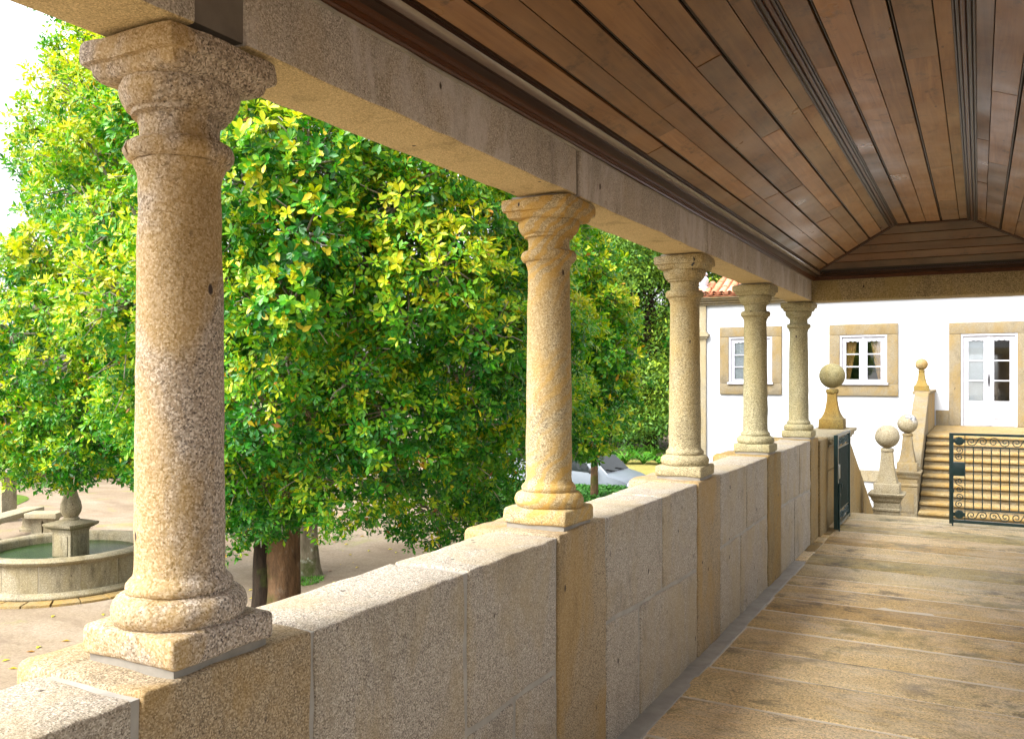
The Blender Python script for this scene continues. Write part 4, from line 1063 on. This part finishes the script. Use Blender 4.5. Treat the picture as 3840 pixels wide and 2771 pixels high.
LT = np.array([(0, 0, 0), (.56, .21, .035), (.56, 0, -.03), (.56, -.21, .035), (.86, .15, .005), (.86, -.15, .005), (1, 0, -.05)])
LTRI = np.array([(0, 2, 1), (0, 3, 2), (2, 4, 1), (2, 6, 4), (2, 5, 6), (2, 3, 5)])
LT4 = np.array([(0, 0, 0), (.62, .20, .03), (.58, 0, -.03), (.62, -.20, .03), (1, 0, -.05)])
LTRI4 = np.array([(0, 2, 1), (0, 3, 2), (2, 4, 1), (2, 3, 4)])
def rosettes(P, N, seed, leaf=.135, k=8, tint=None, LT=LT4, LTRI=LTRI4):
    """P,N: (n,3) positions and axes -> verts, tris, tints"""
    rg = np.random.default_rng(seed); n = len(P)
    N = N / np.linalg.norm(N, axis=1, keepdims=True)
    A = np.cross(N, rg.normal(size=(n, 3))); A /= np.linalg.norm(A, axis=1, keepdims=True); B = np.cross(N, A)
    ang = (np.arange(k)[None, :] * (2 * np.pi / k) * 1.0 + rg.uniform(0, 6.28, (n, 1)) + rg.normal(0, .25, (n, k)))
    el = np.where(np.arange(k)[None, :] % 2 == 0, .25, .75) + rg.normal(0, .22, (n, k))
    rad = A[:, None] * np.cos(ang)[..., None] + B[:, None] * np.sin(ang)[..., None]
    D = rad * np.cos(el)[..., None] + N[:, None] * np.sin(el)[..., None]
    U = N[:, None] * np.cos(el)[..., None] - rad * np.sin(el)[..., None]
    S = np.cross(U, D)
    tw = rg.normal(0, .3, (n, k))[..., None]; S, U = S * np.cos(tw) + U * np.sin(tw), U * np.cos(tw) - S * np.sin(tw)
    ln = leaf * (rg.uniform(.5, 1.25, (n, k)) * rg.uniform(.8, 1.2, (n, 1)))[..., None, None]
    base = (P[:, None] + N[:, None] * rg.uniform(-.03, .03, (n, k, 1)) + D * .012)[:, :, None]
    V = base + ln * (D[:, :, None] * LT[None, None, :, 0, None] + S[:, :, None] * (LT[None, None, :, 1, None] * 1.05) + U[:, :, None] * LT[None, None, :, 2, None])
    m = n * k; nv = len(LT); V = V.reshape(m * nv, 3)
    T = (np.arange(m)[:, None, None] * nv + LTRI[None]).reshape(-1, 3)
    t = np.clip((tint[:, None] + rg.normal(0, .10, (n, k))), 0, .93)
    old = rg.uniform(size=(n, k)) > .985; t = np.where(old, rg.uniform(.93, 1., (n, k)), t)
    return V, T, np.repeat(t.reshape(-1), nv)
def in_poly(x, y, poly):
    c = False; j = len(poly) - 1
    for i in range(len(poly)):
        xi, yi = poly[i]; xj, yj = poly[j]
        if (yi > y) != (yj > y) and x < (xj - xi) * (y - yi) / (yj - yi) + xi: c = not c
        j = i
    return c
def limb(a, b, r0, r1, rg, sag=.15, n=6):
    a, b = Vector(a), Vector(b); L = (b - a).length; pts = []
    for i in range(n):
        t = i / (n - 1.); p = a.lerp(b, t) + Vector((rg.uniform(-1, 1), rg.uniform(-1, 1), rg.uniform(-.6, 1))) * L * .06 * math.sin(math.pi * t); p.z += sag * L * math.sin(math.pi * t); pts.append(p)
    return tube_data(pts, [r0 + (r1 - r0) * i / (n - 1.) for i in range(n)], 6)
def trunk_mesh(base, top, r0, r1, seed, n=24, segs=26):
    V = []; F = []; base, top = Vector(base), Vector(top)
    for i in range(segs + 1):
        t = i / segs; c = base.lerp(top, t); r = r0 + (r1 - r0) * t + r0 * .55 * math.exp(-t * segs * .35)
        for k in range(n):
            a = 2 * math.pi * k / n; rr = r * (1 + .07 * noise.noise(Vector((math.cos(a) * 5 + seed, math.sin(a) * 5, t * 9))) + .18 * noise.noise(Vector((math.cos(a) * 1.5 + seed, math.sin(a) * 1.5, t * 3))) + .10 * math.cos(a * 3 + seed) * math.exp(-t * 5))
            V.append(c + Vector((rr * math.cos(a), rr * math.sin(a), 0)))
    for i in range(segs):
        for k in range(n): F.append((i * n + k, i * n + (k + 1) % n, i * n + n + (k + 1) % n, i * n + n + k))
    return V, F
VAR = []
def variants():
    for s in range(8):
        rg = np.random.default_rng(900 + s); tn = np.array([[.18, .3, .42, .52, .6, .72, .82, .28][s]])
        V, T, t = rosettes(np.zeros((1, 3)), np.array([[0, 0, 1.]]), 500 + s, 1.0, 9, tn, LT, LTRI)
        me = np_mesh('leaf_cluster', V, T, t); me.materials.append(LEAF); VAR.append(me)
variants()

def magnolia(label, trunk_xy, poly, cpx, semi, depth, thick, seed, nlobe, per, back, leaf, lobe_r, bark, tr_r, fork_z, nsingle, tint0):
    """crown of leaf rosettes on many lobes; the lobes sit on an ellipsoidal shell"""
    base = Vector((trunk_xy[0], trunk_xy[1], GZ))
    t = thing('magnolia_tree', label, 'tree', base)
    rg = random.Random(seed); ng = np.random.default_rng(seed)
    lobes = []; tries = 0
    xs = [p[0] for p in poly]; ysx = [p[1] for p in poly]
    while len(lobes) < nlobe and tries < 6000:
        tries += 1
        x = rg.uniform(min(xs), max(xs)); y = rg.uniform(min(ysx), max(ysx))
        if not in_poly(x, y, poly): continue
        rho = ((x - cpx[0]) / semi[0]) ** 2 + ((y - cpx[1]) / semi[1]) ** 2
        d = depth - thick * math.sqrt(max(0.0, 1 - rho)) + rg.uniform(-.45, .45)
        p = at_depth(x, y, d); r = lobe_r * rg.uniform(.65, 1.25)
        if any((p - q).length < .50 * (r + s) for q, s in lobes): continue
        lobes.append((p, r))
    nf = len(lobes)
    for k in range(back):                       # far side of the crown
        x = rg.uniform(min(xs), max(xs)); y = rg.uniform(min(ysx), max(ysx))
        if not in_poly(x, y, poly): continue
        rho = ((x - cpx[0]) / semi[0]) ** 2 + ((y - cpx[1]) / semi[1]) ** 2
        lobes.append((at_depth(x, y, depth + thick * .8 * math.sqrt(max(0., 1 - rho)) * rg.uniform(.2, 1)), lobe_r * rg.uniform(.9, 1.4)))
    C = at_depth(cpx[0], cpx[1], depth)
    P = []; N = []; TN = []
    for i, (p, r) in enumerate(lobes):
        n = int(per * (r / lobe_r) ** 2) if i < nf else int(per * .45)
        out = (p - C).normalized()
        q = ng.normal(size=(n * 2, 3)); q /= np.linalg.norm(q, axis=1, keepdims=True)
        o = np.array(out); keep = (q @ o + .35 * q[:, 2]) > -.35
        q = q[keep][:n]
        sq = np.array([1.0, 1.0, .78])
        rad = r * ng.uniform(.72, 1.08, (len(q), 1)) * (1 + .22 * np.sin(q[:, :1] * 5 + i) * np.cos(q[:, 1:2] * 4))
        P.append(np.array(p) + q * rad * sq); N.append(q * .8 + o * .35 + np.array([0, 0, .55]) + ng.normal(0, .35, q.shape))
        young = rg.gauss(0, .085)
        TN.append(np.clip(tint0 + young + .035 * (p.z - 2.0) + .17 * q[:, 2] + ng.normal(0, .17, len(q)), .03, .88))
    nin = int(per * nf * .16)                   # sparse inner leaves
    pick = [lobes[rg.randrange(len(lobes))] for _ in range(nin)]
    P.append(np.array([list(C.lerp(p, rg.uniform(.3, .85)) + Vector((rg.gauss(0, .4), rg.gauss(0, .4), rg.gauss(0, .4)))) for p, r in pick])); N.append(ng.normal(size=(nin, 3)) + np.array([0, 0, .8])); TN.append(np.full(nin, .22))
    P = np.concatenate(P); N = np.concatenate(N); TN = np.concatenate(TN)
    dist = (P - np.array(EYE)) @ np.array([-SN, CS, 0])
    order = np.argsort(dist)
    # the clusters facing the gallery most closely become parts of their own, the rest one mass
    vis = order[:nsingle]; rest = order[nsingle:]
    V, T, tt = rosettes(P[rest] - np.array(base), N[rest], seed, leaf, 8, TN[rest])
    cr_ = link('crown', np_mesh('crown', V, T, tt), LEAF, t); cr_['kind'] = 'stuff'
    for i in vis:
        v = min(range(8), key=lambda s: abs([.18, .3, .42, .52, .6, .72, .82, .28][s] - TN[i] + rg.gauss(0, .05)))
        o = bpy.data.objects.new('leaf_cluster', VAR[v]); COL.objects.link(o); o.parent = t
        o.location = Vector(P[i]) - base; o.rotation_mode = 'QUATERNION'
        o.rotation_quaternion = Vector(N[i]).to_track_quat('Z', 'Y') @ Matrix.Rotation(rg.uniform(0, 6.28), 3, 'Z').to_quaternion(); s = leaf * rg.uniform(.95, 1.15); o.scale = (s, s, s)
    # trunk and limbs
    if bark is BARK and tr_r > .2:        # dark mossy stem grown into the main one
        V, F = trunk_mesh((-.155, -.12, -.05), (-.17, -.06, fork_z - base.z), tr_r * .72, tr_r * .6, seed + 3.); link('trunk', mesh('trunk', V, F, 180), BARK_D, t)
    fork = Vector((base.x + rg.uniform(-.1, .1), base.y + rg.uniform(-.1, .1), fork_z))
    V, F = trunk_mesh((0, 0, -.05), fork - base, tr_r, tr_r * .72, seed); link('trunk', mesh('trunk', V, F, 180), bark, t)
    parts = []
    prim = []
    for k in range(9):
        p, r = lobes[rg.randrange(nf)] if k < 6 else lobes[rg.randrange(len(lobes))]
        e = fork.lerp(p, .72); parts.append(limb(fork - base, e - base, tr_r * .5, .05, rg, .08, 8)); prim.append(e)
    V, F = join_data(parts); link('limbs', mesh('limbs', V, F, 180), bark, t)
    parts = []
    for (p, r) in lobes:
        e = min(prim + [fork], key=lambda q: (q - p).length)
        parts.append(limb(e - base, p - base, .035, .015, rg, .06, 5))
    for k in range(int(nf * 15)):
        p, r = lobes[rg.randrange(nf)]
        dd = Vector((rg.gauss(0, 1), rg.gauss(0, 1), rg.gauss(0, .8))).normalized()
        parts.append(limb(p - base + dd * r * .1, p + dd * r * rg.uniform(.7, 1.16) - base, .011, .004, rg, rg.uniform(-.1, .15), 5))
    V, F = join_data(parts); o = link('twigs', mesh('twigs', V, F, 180), TWIG, t); o['kind'] = 'stuff'
    return t

polyA = [(150, -130), (1180, -130), (1230, 480), (1270, 650), (1240, 900), (1170, 1030), (1060, 1130), (960, 1155), (900, 1060), (800, 1070), (700, 1130), (620, 1155), (520, 1145), (440, 1080), (330, 960), (250, 700), (190, 300)]
magnolia('huge glossy leaved magnolia with a split dark and brown trunk filling the courtyard', (-8.15, 8.72), polyA, (720, 470), (600, 700), 11.4, 3.7, 3, 120, 285, 50, .079, .60, BARK, .25, 1.1, 300, .50)
polyB = [(175, 110), (330, 60), (420, 500), (400, 1000), (260, 1030), (200, 1035), (130, 1030), (60, 1020), (-60, 960), (-60, 660), (95, 560), (125, 450), (90, 350), (160, 250)]
magnolia('yellowing magnolia with a lichen spotted trunk reaching over the fountain', (-10.43, 11.83), polyB, (230, 560), (330, 600), 15.0, 2.2, 12, 64, 185, 22, .096, .56, BARK_L, .17, 1.4, 160, .54)
polyC = [(1150, 470), (1310, 520), (1335, 640), (1360, 760), (1375, 850), (1340, 930), (1290, 985), (1200, 960), (1140, 700)]
magnolia('smaller magnolia with rusty leaf tips and a thin trunk beside the van', (-7.7, 18.25), polyC, (1240, 720), (170, 330), 17.6, 1.6, 21, 46, 140, 12, .118, .58, BARK, .10, .4, 100, .52)
# moss and grass round the second trunk
def tuft_patch(cx, cy, r, n, seed, h=.05):
    rg = random.Random(seed); V = []; T = []; tt = []
    for k in range(n):
        a = rg.uniform(0, 6.28); q = r * math.sqrt(rg.random()); x, y = cx + q * math.cos(a), cy + q * math.sin(a); b = rg.uniform(0, 6.28); w = .012; hh = h * rg.uniform(.4, 1.2)
        n0 = len(V); V += [(x - w * math.cos(b), y - w * math.sin(b), GZ + .001), (x + w * math.cos(b), y + w * math.sin(b), GZ + .001), (x + rg.gauss(0, .03), y + rg.gauss(0, .03), GZ + hh)]; T.append((n0, n0 + 1, n0 + 2)); tt += [rg.uniform(.4, 1)] * 3
    return V, T, tt
Vs = []; Ts = []; tts = []
for k, (cx, cy, r, n_) in enumerate([(-10.3, 11.4, .45, 900), (-8.0, 8.2, .5, 400), (-15.5, 14.0, 1.5, 900), (-13.0, 14.5, 1.2, 700)]):
    V, T, tt = tuft_patch(cx, cy, r, n_, k); n0 = len(Vs); Vs += V; Ts += [(a + n0, b + n0, c + n0) for a, b, c in T]; tts += tt
gt = link('grass_tufts', np_mesh('grass_tufts', Vs, Ts, tts), HEDGE); gt['kind'] = 'stuff'; tag(gt, 'thin tufts of grass scattered over the sandy courtyard', 'grass')

# finer leaved trees further off
def leafquads(P, N, size, seed, tint):
    rg = np.random.default_rng(seed); n = len(P); N = N / np.linalg.norm(N, axis=1, keepdims=True)
    A = np.cross(N, rg.normal(size=(n, 3))); A /= np.linalg.norm(A, axis=1, keepdims=True); B = np.cross(N, A)
    s = size * rg.uniform(.5, 1.3, (n, 1)); V = np.stack([P - A * s, P - B * s * .42 + N * s * .1, P + A * s, P + B * s * .42 + N * s * .1], 1).reshape(-1, 3)
    T = np.arange(n * 4).reshape(n, 4); return V, T, np.repeat(np.clip(tint, 0, 1), 4)
def far_tree(label, x, y, h, rx, seed, n=7000, size=.16, base_z=.9, tint0=.4, group=None, bark=BARK_D, name='broadleaf_tree', lobes=46):
    t = thing(name, label, 'tree', (x, y, GZ), group); rg = random.Random(seed); ng = np.random.default_rng(seed)
    L = []
    for k in range(lobes):
        a = rg.uniform(0, 6.28); f = rg.random(); zc = base_z + (h - base_z) * f
        rr = rx * math.sqrt(max(.05, 1 - (abs(f - .38) / .66) ** 2)) * rg.uniform(.12, 1.)
        L.append((Vector((rr * math.cos(a), rr * math.sin(a), zc)), rx * rg.uniform(.20, .36)))
    P = []; N = []; TN = []
    for i, (p, r) in enumerate(L):
        m = n // lobes; q = ng.normal(size=(m, 3)); q /= np.linalg.norm(q, axis=1, keepdims=True)
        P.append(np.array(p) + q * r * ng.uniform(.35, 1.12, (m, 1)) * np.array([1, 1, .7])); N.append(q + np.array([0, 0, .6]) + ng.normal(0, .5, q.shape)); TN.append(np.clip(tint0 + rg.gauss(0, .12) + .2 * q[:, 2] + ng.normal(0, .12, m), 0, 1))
    V, T, tt = leafquads(np.concatenate(P), np.concatenate(N), size, seed, np.concatenate(TN)); cr_ = link('crown', np_mesh('crown', V, T, tt), FINE, t); cr_['kind'] = 'stuff'
    V, F = trunk_mesh((0, 0, -.05), (rg.uniform(-.2, .2), rg.uniform(-.2, .2), h * .6), rx * .05, rx * .02, seed, 10, 14); link('trunk', mesh('trunk', V, F, 180), bark, t)
    parts = [limb((0, 0, h * rg.uniform(.25, .55)), p * .9, rx * .018, rx * .006, rg, .05, 5) for p, r in L[:16]]; V, F = join_data(parts); link('limbs', mesh('limbs', V, F, 180), bark, t)
    return t
def ft(px_, depth, h, rx, seed, **kw):
    p = at_depth(px_, 833, depth); return far_tree(kw.pop('label'), p.x, p.y, h, rx, seed, **kw)
ft(1440, 40, 15.0, 4.9, 101, label='tall dense tree with yellow sunlit sprays behind the van', n=90000, size=.10, base_z=.9, tint0=.58, lobes=190)
ft(1540, 45, 15.0, 4.0, 102, label='tall dark green tree rising beside the house roof', n=50000, size=.11, base_z=.5, tint0=.34, lobes=130)
ft(1335, 44, 13.0, 3.6, 103, label='dark shady tree between the magnolias and the sunlit tree', n=50000, size=.11, base_z=.4, tint0=.2, lobes=130)
for k, (px_, dp, h, rx) in enumerate([(1180, 42, 10, 4.), (980, 44, 9, 4.2), (760, 42, 8.5, 4.), (540, 45, 8.0, 4.2), (330, 40, 7., 3.8)]):
    ft(px_, dp, h, rx, 110 + k, label='leafy tree standing far behind the big magnolia', n=4500, size=.22, base_z=.5, tint0=.35, group='trees behind the courtyard')
ft(60, 30, 6.2, 3.4, 120, label='soft light green tree at the garden edge beyond the bench', n=9000, size=.15, base_z=.4, tint0=.55)
ft(-140, 34, 5.6, 3.4, 121, label='pale bushy tree at the far end of the garden hedge', n=6000, size=.17, base_z=.3, tint0=.6)
ft(1690, 60, 13.5, 4., 122, label='green treetop showing just above the house roof', n=5000, size=.25, base_z=2.5, tint0=.4)

# hedges
def hedge(label, x0, x1, y0, y1, h, seed, n, size=.05, tint0=.5, rz=0, loc=None, name='clipped_hedge'):
    c = Vector(((x0 + x1) / 2, (y0 + y1) / 2, GZ)); t = thing(name, label, 'hedge', c, None, rz)
    ng = np.random.default_rng(seed); a, b = (x1 - x0) / 2, (y1 - y0) / 2
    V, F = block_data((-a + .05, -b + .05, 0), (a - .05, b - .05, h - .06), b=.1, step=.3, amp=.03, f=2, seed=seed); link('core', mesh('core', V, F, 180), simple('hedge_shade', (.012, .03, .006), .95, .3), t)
    areas = [(2 * a) * (2 * b), 2 * a * h, 2 * a * h, 2 * b * h, 2 * b * h]; tot = sum(areas); P = []; N = []
    for i, A in enumerate(areas):
        m = int(n * A / tot); u = ng.uniform(-1, 1, m); v = ng.uniform(-1, 1, m); zz = (v + 1) / 2 * h
        if i == 0: p = np.stack([u * a, v * b, np.full(m, h)], 1); nn = (0, 0, 1)
        elif i == 1: p = np.stack([u * a, np.full(m, -b), zz], 1); nn = (0, -1, 0)
        elif i == 2: p = np.stack([u * a, np.full(m, b), zz], 1); nn = (0, 1, 0)
        elif i == 3: p = np.stack([np.full(m, a), u * b, zz], 1); nn = (1, 0, 0)
        else: p = np.stack([np.full(m, -a), u * b, zz], 1); nn = (-1, 0, 0)
        wob = np.array([noise.noise(Vector((q[0] * 1.5, q[1] * 1.5, q[2] * 1.5 + seed))) for q in p])[:, None]
        P.append(p + np.array(nn) * (wob * .10 + ng.normal(0, .025, (m, 1)))); N.append(np.array(nn) + ng.normal(0, .7, (m, 3)) + np.array([0, 0, .3]))
    P = np.concatenate(P); N = np.concatenate(N)
    V, T, tt = leafquads(P, N, size, seed, np.clip(tint0 + ng.normal(0, .2, len(P)), 0, 1)); o = link('leaves', np_mesh('leaves', V, T, tt), HEDGE, t); o['kind'] = 'stuff'
hedge('low clipped green hedge in front of the parked van', -10.6, -5.6, 17.9, 20.0, .78, 5, 26000, .045, .35)
hedge('tall hedge closing the garden behind the stone bench', -34, -20.5, 19.5, 21.0, 1.7, 8, 9000, .09, .6, R(20))

# strap leaved plants along the dry lawn
def strap_plant(x, y, r, seed, label='clump of arching strap leaves at the edge of the dry lawn'):
    t = thing('strap_leaf_plant', label, 'plant', (x, y, GZ), 'strap leaved clumps under the trees'); rg = random.Random(seed); V = []; T = []; tt = []
    for k in range(70):
        a = rg.uniform(0, 6.28); L = r * rg.uniform(.7, 1.15); hh = L * rg.uniform(.55, 1.1); w = .028; d = Vector((math.cos(a), math.sin(a), 0)); s = Vector((-d.y, d.x, 0)); tn = rg.uniform(.3, 1); n0 = len(V)
        for j in range(6):
            q = j / 5.; p = d * (L * q) + Vector((0, 0, hh * (1.9 * q - 1.5 * q * q))); ww = w * (1 - q ** 3 * .9)
            V += [p - s * ww + Vector((0, 0, .012)), p + s * ww]; tt += [tn, tn]
        for j in range(5): T.append((n0 + 2 * j, n0 + 2 * j + 1, n0 + 2 * j + 3, n0 + 2 * j + 2))
    o = link('leaves', np_mesh('leaves', V, T, tt), HEDGE, t); o['kind'] = 'stuff'
for k, (px_, py_) in enumerate([(1345, 1020), (1385, 1028), (1425, 1028), (1462, 1030), (1500, 1034), (1405, 1012), (1445, 1014), (1320, 1018)]):
    d = 3.5 / ((py_ - 832.8) / (2268 * FL)); p = at_depth(px_, py_, d); strap_plant(p.x, p.y, .75, 40 + k)

# fallen leaves on the ground and floor
fl_rg = random.Random(77)
V = []; T = []; tt = []
for k in range(420):
    x, y = fl_rg.uniform(-16, -3), fl_rg.uniform(4, 20)
    if math.hypot(x - FC.x, y - FC.y) < 1.8: continue
    a = fl_rg.uniform(0, 6.28); s = .06; n0 = len(V); c_, s_ = math.cos(a) * s, math.sin(a) * s
    V += [(x - c_, y - s_, GZ + .006), (x + s_ * .4, y - c_ * .4, GZ + .02), (x + c_, y + s_, GZ + .008), (x - s_ * .4, y + c_ * .4, GZ + .02)]; T.append((n0, n0 + 1, n0 + 2, n0 + 3)); tt += [fl_rg.uniform(.93, 1)] * 4
o = link('fallen_leaves', np_mesh('fallen_leaves', V, T, tt), LEAF); o['kind'] = 'stuff'; tag(o, 'yellow and brown fallen leaves strewn over the sand', 'leaves')
